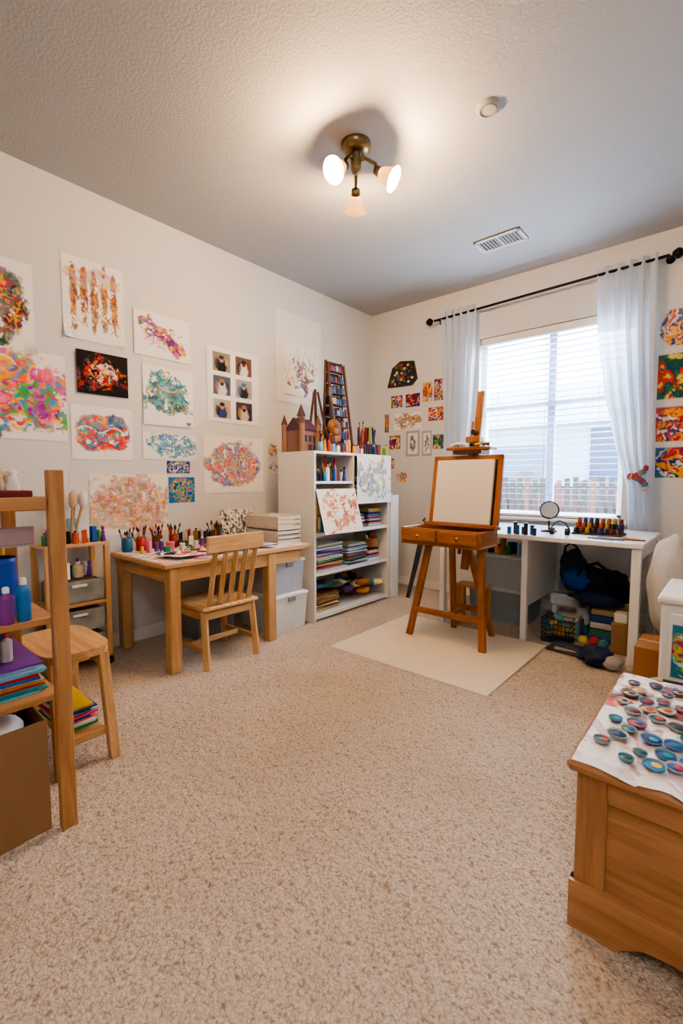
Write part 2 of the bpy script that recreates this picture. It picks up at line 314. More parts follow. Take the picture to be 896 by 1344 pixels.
for dx,dy,zz,up_ in ((.0,-.13,2.68,.55),(-.08,.095,2.65,.75),(.14,.06,2.68,.5)):
    c=Vector((bx+dx,by+dy,zz)); out=Vector((dx,dy,0)).normalized(); ax=(out*.75+Vector((0,0,-up_))).normalized()
    st=c-ax*.055; o.tube([(bx,by,CZ-.09),Vector((bx,by,CZ-.08))+out*.05,st-Vector((0,0,-.03)),st],.009,BR)
    o.lathe(st,[(.001,0),(.022,.0),(.025,.03),(.022,.035)],BR,16,ax)
    o.lathe(st,[(.022,.028),(.032,.045),(.040,.07),(.048,.095),(.062,.115),(.060,.115),(.046,.093),(.037,.07),(.028,.045)],sh,26,ax,cap=False)
    o.lathe(st,[(.001,.035),(.012,.04),(.022,.065),(.018,.085),(.001,.095)],bulb,14,ax,cap=False)
    l=bpy.data.lights.new('bulb_light','POINT'); l.energy=38; l.color=(1,.62,.31); l.shadow_soft_size=.025; lo=bpy.data.objects.new('bulb_light',l); bpy.context.collection.objects.link(lo); lo.location=c+ax*.085
o.done()
o=B('ceiling_vent'); VM=M('#d9d8d5',.5); DK=M('#3c3f42',.6); x0,x1,y0,y1=-1.58,-1.24,3.32,3.51
o.box((x0,y0,CZ-.006),(x1,y1,CZ),DK,0)
for a in ((x0,y0,x1,y0+.02),(x0,y1-.02,x1,y1),(x0,y0,x0+.02,y1),(x1-.02,y0,x1,y1),((x0+x1)/2-.008,y0,(x0+x1)/2+.008,y1)): o.box((a[0],a[1],CZ-.014),(a[2],a[3],CZ),VM,.002)
for i in range(13):
    x=x0+.03+i*.0235; o.obox((x,(y0+y1)/2,CZ-.009),(.013,y1-y0-.03,.002),VM,(0,.6,0),0)
o.done()
o=B('smoke_detector'); o.lathe((-.98,2.19,CZ),[(.001,-.016),(.04,-.016),(.052,-.012),(.056,-.004),(.06,0)],M('#a5a3a0',.6),28); o.lathe((-.98,2.19,CZ),[(.034,-.015),(.036,-.02),(.04,-.02),(.042,-.015)],M('#8a8884',.6),24,cap=False); o.done()
o=B('added_fill_lamp'); o.lathe((.35,-.35,CZ),[(.001,-.10),(.08,-.09),(.13,-.06),(.15,-.02),(.15,0)],M('#fff4e4',.4,emis=2.5),28); o.done()  # added globe for the fill light, unseen behind the camera
def light(name,t,loc,e,col,rot=None,**k):
    l=bpy.data.lights.new(name,t); l.energy=e; l.color=col
    for a,b in k.items(): setattr(l,a,b)
    ob=bpy.data.objects.new(name,l); bpy.context.collection.objects.link(ob); ob.location=loc
    if rot is not None: ob.rotation_euler=Vector(rot).to_track_quat('-Z','Y').to_euler()
    return ob
light('added_fill_light','POINT',(.35,-.35,CZ-.2),50,(1,.95,.90),shadow_soft_size=.14)  # added fill from behind the camera, brightens the room
light('sky_light','AREA',(-1.3,5.9,3.9),5500,(.78,.89,1),rot=(0,-1.85,-2.3),shape='RECTANGLE',size=3.5,size_y=1.8)
light('sun','SUN',(0,6,6),6.0,(1,.93,.82),rot=(-.6,-1.15,-1.15),angle=.03)
w=bpy.data.worlds.new('sky_world'); bpy.context.scene.world=w; w.use_nodes=True; nt=w.node_tree; bg=nt.nodes['Background']
tc=N(nt,'ShaderNodeTexCoord'); sx=N(nt,'ShaderNodeSeparateXYZ'); rp=N(nt,'ShaderNodeValToRGB'); nt.links.new(tc.outputs['Generated'],sx.inputs[0]); nt.links.new(sx.outputs['Z'],rp.inputs[0]); rp.color_ramp.elements[0].color=(.93,.96,1,1); rp.color_ramp.elements[1].color=(.35,.6,1,1); rp.color_ramp.elements[1].position=.6
nt.links.new(rp.outputs[0],bg.inputs[0]); bg.inputs[1].default_value=14
# ------------------------------------------------------------------ wall art
PINK=['#e0306c','#f07098','#c52f98','#f6b820','#f07020','#3fa0d8','#5fba4a','#d82038']
def LW(name,y0,z1,y1,z0,cv,off=0,**k): return sheet(name,(LX+off,y0,z1),(LX+off,y1,z1),(LX+off,y0,z0),cv,(1,0,0),**k)
def WW(name,x0,z1,x1,z0,cv,**k): return sheet(name,(x0,BY,z1),(x1,BY,z1),(x0,BY,z0),cv,(0,-1,0),**k)
LW('mounting_paper',1.50,2.36,1.93,1.50,Cv(20,30,'#e4dfd6'),curl=.003)
c=Cv(100,120).wash(['#0c3424','#144a68','#b02030','#c89a12','#101830','#641a70','#1f6f2f'],(.5,.5),(.44,.42),5,.5,.1).wash(['#0c2c20','#d8a030','#a03060'],(.5,.5),(.4,.38),7,.5,.55); c.splash(['#0e2a20','#e0b040','#c04050','#2a7a90'],60,(.5,.5),(.38,.36)); LW('kids_painting',.50,2.31,.88,1.81,c,corner=.05)
c=Cv(100,130)
for i in range(5):
    x=.17+i*.165; c.wash(['#b87a0a','#d89010','#90401a','#5a2a40','#c89a30','#3a5a7a'],(x,.45),(.055,.40),7,.8,.3); c.splash(['#7a3a0a','#b87a0a','#d09030','#6a2a3a'],22,(x,.48),(.045,.32),(.004,.010),ang=1.57); c.ell(x,.14,.03,.03,'#7a3a1a')
c.wash(['#d08098','#c8a040','#90a0b0'],(.5,.2),(.4,.1),5,1,.5,.6); LW('kids_painting',1.03,2.44,1.39,1.955,c,corner=.03)
c=Cv(100,80)
for i in range(6): c.wash(['#6a1070','#a82a98','#d03060','#f0a820','#3a7a30','#4a2080'],(.2+i*.12,.28+i*.09),(.12,.16),6,.9,.3)
c.splash(['#6a1070','#b040a0','#d04070','#f0b030'],60,(.5,.5),(.33,.26)); LW('kids_painting',1.45,2.235,1.86,1.94,c,off=.005)
c=Cv(100,80,'#0e0b0a').wash(['#d03818','#901818','#d88010','#701028','#1a4a70'],(.5,.52),(.42,.36),4,.9,.45).wash(['#f0e0d0','#e8b0a0'],(.5,.5),(.24,.2),5,1,.5); c.splash(['#e8d0b0','#d84830','#0e0b0a','#f0a030'],50,(.5,.5),(.36,.3),(.005,.012)); LW('dark_canvas_painting',1.09,1.895,1.40,1.635,c,curl=0,th=.012)
c=Cv(150,130).wash(PINK,(.5,.5),(.47,.44),3,.8,.12).wash(['#f2c830','#f07aa8','#e01a5a','#f8efe8'],(.5,.5),(.46,.42),4,.8,.5).wash(['#2090c0','#30a040','#8030a0','#e8a020'],(.6,.55),(.38,.38),4,1,.55); c.splash(PINK,110,(.5,.5),(.44,.4)); LW('kids_painting',.42,1.83,1.03,1.33,c)
c=Cv(100,100).wash(['#006a74','#109a9c','#0a4a80','#5ab8b8','#d09a20','#1a4a40'],(.5,.5),(.42,.38),3.5,1.1,.25); c.splash(['#006a74','#104070','#6ab8b8','#d8a840'],60,(.5,.5),(.38,.34)); LW('kids_painting',1.50,1.88,1.875,1.48,c,off=.005)
c=Cv(110,90).wash(['#0078a0','#e03808','#f09008','#008888','#c81828','#102868'],(.5,.5),(.46,.38),2,.5,.08)
for y in (.3,.44,.6,.74): c.poly([(.1+i*.067,y+.06*math.sin(i*.9+y*7)) for i in range(13)],.018,random.choice(['#f4f0e0','#f09a10','#089890','#c82030','#e04010']),.8)
c.splash(['#f4f0e8','#e84a10','#f4a820','#102860'],36,(.5,.5),(.42,.32),ang=0); LW('kids_painting',1.05,1.56,1.42,1.23,c)
c=Cv(100,50).wash(['#2068a8','#6ab0d0','#184a90','#a0c8d8','#308a8a'],(.5,.5),(.44,.36),2.5,1,.35); c.splash(['#184a90','#78b0c8'],24,(.5,.5),(.4,.25),ang=0); LW('kids_painting',1.49,1.425,1.895,1.245,c)
c=Cv(140,110,'#f3e9de').wash(['#e08a90','#e8b868','#d8c060','#c87898','#98b468','#e0a8b0','#b08850','#88b0b0'],(.5,.5),(.50,.46),5,.6,.15,.8,12).wash(['#c84a60','#e89838','#b04880','#7a9a40'],(.5,.48),(.44,.38),8,1,.55,.8,16); LW('kids_painting',1.14,1.14,1.66,.74,c)
c=Cv(60,34,'#10288a').wash(['#4aa0c8','#e0c020','#f0f0f0','#102058'],(.5,.5),(.5,.5),5,.5,.4); LW('kids_painting',1.66,1.235,1.84,1.15,c)
c=Cv(70,65,'#1a6aa8').wash(['#30a038','#e0c020','#0a3090','#20b0b0','#d83060'],(.5,.5),(.5,.5),3.5,.4,.2); LW('kids_painting',1.67,1.12,1.875,.935,c)
c=Cv(90,100,'#f1eee6')
PP=[['#8a8070','#1a1416','#c8a080','#3a3034'],['#50586a','#d8d4cc','#20242c','#98705a'],['#b0a898','#2a3a6a','#c88a68','#181416'],['#6a5040','#e0dcd4','#802828','#201c1c'],['#9aa0a4','#302c30','#c89070','#4a6a8a'],['#40384a','#c8b8a8','#181416','#a07850']]
for i in range(2):
    for j in range(3):
        x=.12+i*.42; y=.07+j*.31; p=PP[i*3+j]; d_=Cv(29,25,p[0]); d_.ell(.5,.7,.3,.4,p[1]); d_.ell(.5,.35,.13,.18,p[2]); d_.ell(.5,.25,.15,.12,p[3]); d_.ell(.22,.6,.12,.3,p[3],.8); d_.ell(.8,.5,.1,.2,p[2],.7)
        X0=int(x*90);Y0=int(y*100); c.a[Y0:Y0+25,X0:X0+29]=d_.a
LW('photo_collage_sheet',2.0,2.12,2.49,1.55,c)
c=Cv(140,110).wash(['#d84a78','#e88828','#3888c8','#6038a8','#e8c030','#289888','#c82850'],(.5,.5),(.43,.41),4,.4,.15,.9,12)
for r_ in (.1,.17,.24,.31,.38):
    for k in range(int(16+r_*50)):
        t=k/int(16+r_*50)*6.283; c.walk(.5+math.cos(t)*r_,.5+math.sin(t)*r_,1,.04,.007,random.choice(['#e07090','#f0a050','#60a0d0','#5a40a0','#30a090','#d04870','#2a4a90','#f0e8e0']),t+1.2,.3)
LW('kids_painting',1.96,1.445,2.53,1.0,c)
LW('mounting_paper',2.69,2.575,3.25,1.79,Cv(60,80,'#efece5'),curl=.006)
c=Cv(110,120,'#f6f4ee').splash(['#1a1a1e','#5a5a5e','#3a3a40'],60,(.5,.5),(.4,.38),(.003,.006),st=.05,ln=(2,6)); c.wash(['#c88a10','#b02828','#205898','#986098','#202024'],(.5,.6),(.38,.30),5,1.2,.55); LW('pencil_drawing',2.77,2.31,3.20,1.86,c,off=.009)
c=Cv(30,30,'#e8e0d0').wash(['#c04040','#4080a0','#404040','#d0a040'],(.5,.5),(.4,.4),3,.5,.4); LW('photo_print',2.58,1.44,2.70,1.30,c)
c=Cv(40,34,'#efece4').wash(['#404048','#b04060','#9098a0'],(.5,.5),(.4,.3),4,.8,.5); LW('photo_print',2.58,1.26,2.70,1.16,c)
# window wall cards
cols=[['#0a1f6a','#e0a810','#c0200a','#e8e0d0'],['#b8200a','#f0a830','#103070','#f0e8d8'],['#006a70','#e8e0c8','#c84010','#102a40'],['#e0a810','#b81a30','#2a1a70','#e8e0c8'],['#1a6a2a','#e8c870','#c03a20','#103a50'],['#08206a','#e0d8c8','#c87a10','#902020']]
def card(x0,z1,x1,z0,k,n=10,bg=None,name='postcard_art'):
    p=cols[k%6]; c=Cv(50,50,bg or p[0]); c.wash(p,(.5,.5),(.5,.5),2,.4,.15); c.splash(p,n,(.5,.5),(.4,.4),(.012,.03),st=.06); c.rect(0,0,1,.03,'#d8d2c6'); c.rect(0,.97,1,1,'#d8d2c6'); return WW(name,x0,z1,x1,z0,c,curl=.003)
o=B('wall_plaque'); o.prism([(-2.86,2.07),(-2.80,2.26),(-2.70,2.32),(-2.54,2.30),(-2.50,2.12),(-2.56,2.06)],1,BY-.02,BY,M('#2c2620',.5))
for k in range(46): o.blob((random.uniform(-2.80,-2.55),BY-.022,random.uniform(2.09,2.28)),(.018,.007,.014),M(random.choice(['#c8402a','#e0b040','#3a8a5a','#e8e0d0','#2c60a0','#7a4a20']),.5),sub=1)
o.done()
card(-2.82,1.98,-2.68,1.85,0); card(-2.64,1.98,-2.47,1.84,5); card(-2.44,2.07,-2.33,1.87,3,bg='#e0b030'); card(-2.31,2.09,-2.21,1.87,0)
c=Cv(80,50).wash(['#c05a20','#d8b030','#3a7a90','#b03040','#5a8a30'],(.5,.5),(.46,.4),4,.8,.25); WW('kids_painting',-2.78,1.79,-2.45,1.62,c)
card(-2.37,1.82,-2.20,1.68,1); card(-2.84,1.57,-2.70,1.42,3,bg='#8a6a3a')
for x0,x1,z1,z0 in ((-2.63,-2.47,1.60,1.34),(-2.44,-2.33,1.59,1.34)):
    c=Cv(50,70,'#a9a6a2'); c.rect(.14,.08,.86,.9,'#eceae6'); c.wash(['#6a6a70','#2a2a30','#909094'],(.5,.5),(.25,.34),6,.8,.5); WW('pencil_drawing',x0,z1,x1,z0,c,curl=.003)
card(-2.32,1.55,-2.20,1.40,4,bg='#407aa0'); card(-2.75,1.18,-2.61,1.08,1,bg='#e8e4da',n=4)
card(-.485,2.31,-.22,2.04,1,20,'#d8d4d0'); card(-.485,2.005,-.20,1.67,4,30,'#3a6a5a'); card(-.485,1.63,-.20,1.37,1,24,'#c04a50'); card(-.485,1.34,-.22,1.11,0,20,'#3a6a8a')
card(-2.9,1.80,-2.85,1.60,0,8); card(-2.88,1.33,-2.78,1.22,1,5)
# ------------------------------------------------------------------ floor mat + easel
o=B('floor_mat'); o.box((-1.99,2.18,0),(-.915,3.12,.012),M('#e6d8c0',.75,scale=6,var=.03,spec=.2),.002); o.done()
o=B('artist_easel'); E=EASEL; z0=.012
o.beam((-1.72,2.72,z0),(-1.60,2.80,.72),.045,.03,E,up=(0,1,0)); o.beam((-1.18,2.72,z0),(-1.24,2.80,.72),.045,.03,E,up=(0,1,0))
o.beam((-1.55,3.06,z0),(-1.46,2.83,.72),.04,.028,E,up=(0,1,0)); o.beam((-1.26,3.06,z0),(-1.36,2.83,.72),.04,.028,E,up=(0,1,0))
o.beam((-1.70,2.735,.2),(-1.19,2.735,.2),.022,.04,E); o.beam((-1.52,3.0,.2),(-1.27,3.0,.2),.02,.035,E); o.beam((-1.52,2.98,.26),(-1.44,2.8,.5),.02,.03,E)
o.beam((-1.44,2.735,.2),(-1.41,3.0,.2),.03,.02,E)
ta,tb=-1.72,-1.155
o.box((ta,2.60,.675),(tb,2.86,.69),E); o.box((ta,2.60,.69),(tb,2.615,.785),E); o.box((ta,2.845,.69),(tb,2.86,.785),E); o.box((ta,2.615,.69),(ta+.015,2.845,.785),E); o.box((tb-.015,2.615,.69),(tb,2.845,.785),E)
o.box((ta+.02,2.585,.70),(-1.45,2.60,.775),E); o.box((-1.43,2.585,.70),(tb-.02,2.60,.775),E)
for x in (-1.58,-1.30): o.lathe((x,2.585,.737),[(.008,0),(.013,.01),(.001,.016)],M('#caa04a',.3,.9),12,(0,-1,0))
tl=(math.radians(-9),0,0); pv=(-1.36,2.78,.79)
o.box((-1.62,2.79,.79),(-1.585,2.815,1.27),E,rot=tl,piv=pv); o.box((-1.165,2.79,.79),(-1.13,2.815,1.27),E,rot=tl,piv=pv)
o.box((-1.62,2.79,1.235),(-1.13,2.815,1.27),E,rot=tl,piv=pv); o.box((-1.60,2.80,.79),(-1.14,2.81,1.25),DARKW,rot=tl,piv=pv); o.box((-1.63,2.74,.79),(-1.12,2.82,.812),E,rot=tl,piv=pv)
o.beam((-1.37,2.84,.5),(-1.355,3.02,1.70),.048,.028,E,up=(0,1,0)); o.beam((-1.41,2.84,.6),(-1.40,3.0,1.5),.018,.02,E,up=(0,1,0))
o.box((-1.53,2.86,1.30),(-1.22,2.98,1.318),E); o.box((-1.47,2.84,1.27),(-1.27,2.98,1.30),DARKW)
o.cyl((-1.365,2.92,1.42),(-1.365,2.985,1.42),.018,M('#2a2320',.4)); o.box((-1.41,2.90,1.35),(-1.31,2.97,1.39),E)
o.done()
o=B('blank_canvas'); o.box((-1.575,2.762,.815),(-1.175,2.786,1.235),M('#e3dccf',.8,bump=.1,scale=300,var=.015),.003,rot=tl,piv=pv); o.done()
o=B('paint_tubes')
for i in range(10):
    x=-1.51+i*.03; o.cyl((x,2.88,1.33),(x+.06*math.cos(i),2.9+.04*math.sin(i),1.345),.011,M(random.choice(['#8a5030','#3060a0','#d0a030','#e0ddd5','#304a30']),.4))
o.done()
o=B('paint_pots')
for i in range(7):
    o.cyl((-1.02-.028*i,3.14+.04*(i%2),.731),(-1.02-.028*i,3.14+.04*(i%2),.78+.015*(i%3)),.014,M(['#1a2a5a','#2a6a9a','#20242a','#3a2a60','#28607a','#1a1c24','#3a7ab0'][i],.3))
o.done()
# ------------------------------------------------------------------ table and chairs
o=B('craft_table'); W=BEECH
o.box((-3.05,1.24,.606),(-2.355,2.38,.634),W,.005)
for x in (-3.01,-2.40):
    for y in (1.31,2.02): o.box((x-.034,y-.034,0),(x+.034,y+.034,.606),W,.006)
o.box((-3.0,1.285,.52),(-2.41,1.31,.606),W); o.box((-2.405,1.33,.52),(-2.38,2.30,.606),W); o.box((-3.0,2.28,.56),(-2.41,2.30,.606),W); o.box((-3.03,1.33,.52),(-3.005,2.30,.606),W); o.done()
c=Cv(170,110,'#e6dfd4').wash(PINK+['#3a80a8','#e8e4dc','#e8e4dc','#c8a080','#dcd4c8','#f0ece4','#8ab0c8'],(.5,.5),(.7,.7),6,.3,.35,.75,12)
sheet('painted_table_cover',(-3.04,1.25,.634),(-3.04,2.375,.634),(-2.36,1.25,.634),c,(0,0,1),curl=.002,th=.001)
def chair(name,ox,oy,ang,W,w=.34,d=.36,sh_=.36,top=.78,n=4):
    o=B(name); R_=Matrix.Rotation(ang,3,'Z')
    def P(x,y,z): q=R_@Vector((x,y,z)); return (q.x+ox,q.y+oy,q.z)
    for sx_ in (-1,1):
        o.beam(P(sx_*(w/2-.02),-d/2+.03,0),P(sx_*(w/2-.03),-d/2+.04,sh_-.02),.036,.036,W,up=P(0,1,0))
        o.beam(P(sx_*(w/2-.02),d/2+.0,0),P(sx_*(w/2-.03),d/2-.04,sh_-.02),.036,.036,W,up=P(0,1,0))
        o.beam(P(sx_*(w/2-.02),-d/2+.03,.11),P(sx_*(w/2-.02),d/2-.02,.11),.02,.03,W)
        o.beam(P(sx_*(w/2-.025),-d/2+.03,sh_-.05),P(sx_*(w/2-.025),d/2-.04,sh_-.05),.02,.045,W)
    o.beam(P(-w/2+.03,-d/2+.04,sh_-.05),P(w/2-.03,-d/2+.04,sh_-.05),.02,.045,W); o.beam(P(-w/2+.03,d/2-.03,sh_-.05),P(w/2-.03,d/2-.03,sh_-.05),.02,.045,W)
    o.beam(P(-w/2+.03,0,.11),P(w/2-.03,0,.11),.02,.03,W)
    o.beam(P(0,-d/2,sh_-.008),P(0,d/2,sh_-.008),w,.024,W,up=(0,0,1),bev=.008)
    b0=d/2-.03; b1=d/2+.05
    o.beam(P(-w/2,b1,top-.045),P(w/2,b1,top-.045),.022,.10,W,bev=.009)
    for i in range(n):
        x=(-w/2+.06)+(w-.12)*i/(n-1); o.beam(P(x,b0,sh_),P(x*1.02,b1,top-.08),.03,.014,W,up=P(0,1,0))
    return o.done()
chair('wooden_child_chair',-2.46,1.62,math.radians(-90),PALE,w=.40,d=.38,n=5)
# ------------------------------------------------------------------ clutter helpers
def bottle(o,x,y,z,r,h,col,cap='#f0efe8'):
    o.lathe((x,y,z),[(r*.95,0),(r,.004),(r,h*.68),(r*.9,h*.74),(r*.45,h*.8),(r*.45,h*.84)],M(col,.35),12); o.lathe((x,y,z+h*.84),[(r*.5,0),(r*.5,h*.13),(r*.35,h*.16)],M(cap,.35),10)
def jar(o,x,y,z,r,h,col,n,hh=.16):
    o.lathe((x,y,z),[(r*.9,0),(r,.005),(r,h),(r*.9,h),(r*.88,.01)],M(col,.3),16)
    for i in range(n):
        a=random.uniform(0,6.28); t=random.uniform(.2,.9)*r; x1=x+math.cos(a)*t*.4; y1=y+math.sin(a)*t*.4; k=random.uniform(.75,1.1)*hh
        x2=x+math.cos(a)*t*1.7; y2=y+math.sin(a)*t*1.7; hc=random.choice(['#a02020','#c8a060','#104090','#181818','#d0b030','#2a7a40','#7a3a10','#d06010'])
        o.cyl((x1,y1,z+.012),(x2,y2,z+k),.0035,M(hc,.4),seg=6)
        o.lathe((x2,y2,z+k),[(.004,0),(.0065,.012),(.001,.03)],M(random.choice(['#3a2418','#d8c8a0','#202020','#902020']),.7),6,(x2-x1,y2-y1,k))
MIX=['#e8e2d6','#b02020','#1a4a98','#d8a020','#2a8a4a','#6a3a90','#f0efe8','#e07088','#1c222e','#c8b490','#70a8c8']
def clutter(name,x0,x1,y0,y1,z,n,hmin=.04,hmax=.14,pal=MIX,s=1.0):
    o=B(name); P=[]
    for t in range(n*30):
        if len(P)>=n: break
        r=random.uniform(.014,.032)*s; x=random.uniform(x0+r,x1-r); y=random.uniform(y0+r,y1-r)
        if any((x-a)**2+(y-b)**2<(r+c)**2*.95 for a,b,c in P): continue
        P.append((x,y,r)); h=random.uniform(hmin,hmax); c=random.choice(pal); k=random.random()
        if k<.35: bottle(o,x,y,z,r*.8,h,c,random.choice(['#f0efe8','#202020','#c03030','#e0b030']))
        elif k<.55: o.obox((x,y,z+h/2),(r*1.3,r*1.3,h),M(c,.6),(0,0,random.uniform(0,1.5)),.002)
        elif k<.75: o.lathe((x,y,z),[(r*.8,0),(r*.8,h*.6),(r*.84,h*.62),(r*.84,h*.78),(r*.78,h*.8)],M(c,.4),12)
        elif k<.9: jar(o,x,y,z,r*.85,h*.6,c,5,h*1.2)
        else: o.lathe((x,y,z),[(r*.7,0),(r*.8,.006),(r*.45,h*.5),(r*.55,h*.62),(r*.25,h*.68),(r*.5,h*.8),(r*.45,h*.92),(.001,h)],M(c,.5),10)
    return o.done()
TZ=.636
o=B('brush_jars')
for y,x,col,n,r in ((1.40,-2.95,'#a21a12',9,.033),(1.52,-2.97,'#6a3a1a',10,.035),(1.62,-2.94,'#90201a',9,.03),(1.97,-2.96,'#5a2a1a',11,.036),(1.32,-2.98,'#1a5a7a',6,.033)):
    jar(o,x,y,TZ,r,.09,col,n,.13)
o.done()
o=B('marker_rack')
o.box((-3.0,1.68,TZ),(-2.92,1.92,TZ+.04),M('#5a4a3a',.6))
for i in range(11):
    for j in range(3): o.cyl((-2.985+j*.025,1.695+i*.021,TZ+.03),(-2.985+j*.025+random.uniform(-.006,.006),1.695+i*.021,TZ+.085+.03*random.random()),.008,M(random.choice(['#7a1818','#3a1818','#1c1c20','#a02820','#183868','#c8c0b0','#a87820']),.4),seg=8)
o.done()
clutter('paint_bottles',-2.88,-2.80,1.32,2.10,TZ,16,.04,.085)
clutter('table_trinkets',-2.78,-2.66,1.36,2.05,TZ,8,.02,.05)
c=Cv(80,50,'#ece8de').wash(['#100f0e','#242220','#ece8de'],(.5,.5),(.6,.6),6,.4,.4)
sheet('ink_drawing',(-3.0,2.03,.87),(-3.0,2.34,.87),(-2.93,2.03,.637),c,(1,0,0),curl=.0)
for k in range(3):
    c=Cv(50,36,'#f4f2ec').wash(PINK,(.5,.5),(.4,.36),3,1,.3); a0=1.33+k*.26+random.uniform(-.02,.02); sheet('loose_drawing',(-2.63,a0,TZ+.018),(-2.61,a0+.22,TZ+.018),(-2.42,a0+.02,TZ+.018),c,(0,0,1),curl=.006)
o=B('scattered_papers')
for i in range(16):
    o.obox((random.uniform(-2.60,-2.45),random.uniform(1.36,2.06),TZ+.0035+.0008*i),(random.uniform(.08,.17),random.uniform(.07,.13),.0007),M(random.choice(['#f2f0ea','#e8a8b4','#a8c8e0','#f0dc98','#f2f0ea','#d8e0d0','#c85060','#f2f0ea']),.8),(0,0,random.uniform(-.8,.8)),0)
o.done()
o=B('crayons')
for i in range(30):
    x=random.uniform(-2.62,-2.44);y=random.uniform(1.3,2.06);a=random.uniform(0,3.14); o.cyl((x,y,TZ+.031),(x+.06*math.cos(a),y+.06*math.sin(a),TZ+.031),.0055,M(random.choice(MIX+['#d87020','#803080']),.5),seg=6)
o.done()
o=B('letter_crate')
for z in (TZ,TZ+.105):
    CR=M('#d0c4b0',.5)
    o.box((-2.80,2.13,z),(-2.44,2.36,z+.012),WHITE); o.box((-2.80,2.13,z),(-2.79,2.36,z+.10),CR); o.box((-2.80,2.13,z),(-2.44,2.14,z+.10),CR); o.box((-2.80,2.35,z),(-2.44,2.36,z+.10),WHITE)
    for k in range(3): o.box((-2.45,2.13,z+.01+k*.032),(-2.44,2.36,z+.032+k*.032),CR)
    for k in range(7): o.box((-2.78+k*.045,2.145,z+.012),(-2.76+k*.045,2.345,z+.075+.02*random.random()),M(random.choice(['#e8dcc8','#b89870','#f2eee4']),.8),.001)
o.done()
def bin_(name,x0,x1,y0,y1,z0,z1,col='#e4e3df',lid='#f5f4f0'):
    o=B(name); s=.015
    bm=[(x0+s,y0+s,z0),(x1-s,y0+s,z0),(x1-s,y1-s,z0),(x0+s,y1-s,z0),(x0,y0,z1-.02),(x1,y0,z1-.02),(x1,y1,z1-.02),(x0,y1,z1-.02)]
    o.add(bm,[(0,1,2,3),(4,5,6,7),(0,1,5,4),(1,2,6,5),(2,3,7,6),(3,0,4,7)],M(col,.35))
    o.box((x0-.008,y0-.008,z1-.025),(x1+.008,y1+.008,z1),M(lid,.35),.006); o.box((x1-.002,(y0+y1)/2-.035,z1-.055),(x1+.01,(y0+y1)/2+.035,z1-.02),M('#8a8f94',.4)); return o.done()
bin_('lidded_storage_bin',-2.86,-2.44,2.10,2.42,0,.27); bin_('lidded_storage_bin',-2.86,-2.46,2.11,2.41,.27,.52,'#c6cbd0')
bin_('lidded_storage_bin',-3.04,-2.72,1.66,1.97,0,.24,'#898f94','#b0b5ba')
# ------------------------------------------------------------------ shelf unit
o=B('craft_shelf_unit'); x0,x1,y0,y1,H=-2.83,-2.42,2.48,3.46,1.32; t=.02; ya,yc=y0+t,y1-t
for a in ((x0,y0,0,x1,y0+t,H-t),(x0,y1-t,0,x1,y1,H-t),(x0,y0,H-t,x1,y1,H),(x0,ya,0,x0+.01,yc,H-t),(x0+.01,ya,.665,x1-.002,yc,.69),(x0+.01,ya,.355,x1-.002,yc,.38),(x0+.01,ya,.02,x1-.002,yc,.05),(x0+.01,2.94,.69,x1-.002,2.96,H-t),(x0+.01,ya,1.07,x1-.004,2.94,1.09),(x0+.01,2.96,1.0,x1-.004,yc,1.02)): o.box(a[:3],a[3:],WHITE,.0015)
o.done()
def pile(name,x0,x1,y0,y1,z0,z1,cols_,th=(.003,.014),jit=.015,rot=.08):
    o=B(name); z=z0
    while z<z1:
        h=random.uniform(*th); j=lambda: random.uniform(0,jit)
        o.obox(((x0+x1)/2,(y0+y1)/2,z+h/2),((x1-x0)-j()*2,(y1-y0)-j()*2,h*.94),M(random.choice(cols_),.75),(0,0,random.uniform(-rot,rot)),.001); z+=h
    return o.done()
SOFT=MIX+['#d8d0c0','#c8b898','#e0dcd4','#a8a090']
pile('paper_stack',-2.80,-2.46,2.53,2.88,.38,.58,SOFT,(.003,.012),.03,.12); pile('paper_stack',-2.80,-2.47,2.93,3.22,.38,.55,SOFT+['#a04838','#305040'],(.003,.012),.03,.14); pile('paper_stack',-2.78,-2.50,3.26,3.42,.38,.47,SOFT,rot=.02)
pile('paper_stack',-2.79,-2.46,2.53,2.84,.05,.19,['#b08858','#906838','#d8c8a0','#703818','#c8b890','#583018'],(.003,.014),.03,.15)
o=B('woven_basket'); o.lathe((-2.54,3.34,.486),[(.05,0),(.062,.02),(.068,.08),(.070,.085),(.064,.085),(.055,.02)],M('#a87a48',.85,bump=.6,scale=150,var=.2),24)
for k in range(7): o.blob((-2.54+random.uniform(-.03,.03),3.34+random.uniform(-.03,.03),.575+random.uniform(0,.03)),(.025,.025,.02),M(random.choice(MIX),.8),.4,3,k,2)
o.done()
o=B('leaning_folders')
for k in range(9): o.obox((-2.62,2.71+k*.022,.748),(.26,.006,.10),M(random.choice(MIX),.7),(random.uniform(-.35,-.15),0,0),.001)
o.done()
o=B('fabric_pile')
for i in range(26):
    o.blob((random.uniform(-2.72,-2.46),random.uniform(2.95,3.38),.07+random.uniform(0,.16)),(.055,.07,.03),M(random.choice(['#a06018','#3a5a7a','#a8281a','#d8c890','#1a3a20','#4a2a5a','#c88030','#181c2c']),.9),.6,2.5,i,2,flat=.052)
o.done()
o=B('fabric_pile')
for i in range(9): o.blob((random.uniform(-2.70,-2.50),random.uniform(2.58,2.82),.225+random.uniform(0,.03)),(.07,.08,.022),M(random.choice(['#3a4a3a','#a04030','#d8c8a8','#4a6a8a']),.9),.5,2.5,i,2,flat=.19)
o.done()
BLU=['#0a50b8','#0078b0','#183078','#e8e8e8','#b02020','#202030','#d8a010']
clutter('glue_bottles',-2.62,-2.44,2.51,2.93,1.09,17,.09,.19,BLU); clutter('craft_tins',-2.62,-2.44,2.51,2.66,.69,6,.08,.2,BLU)
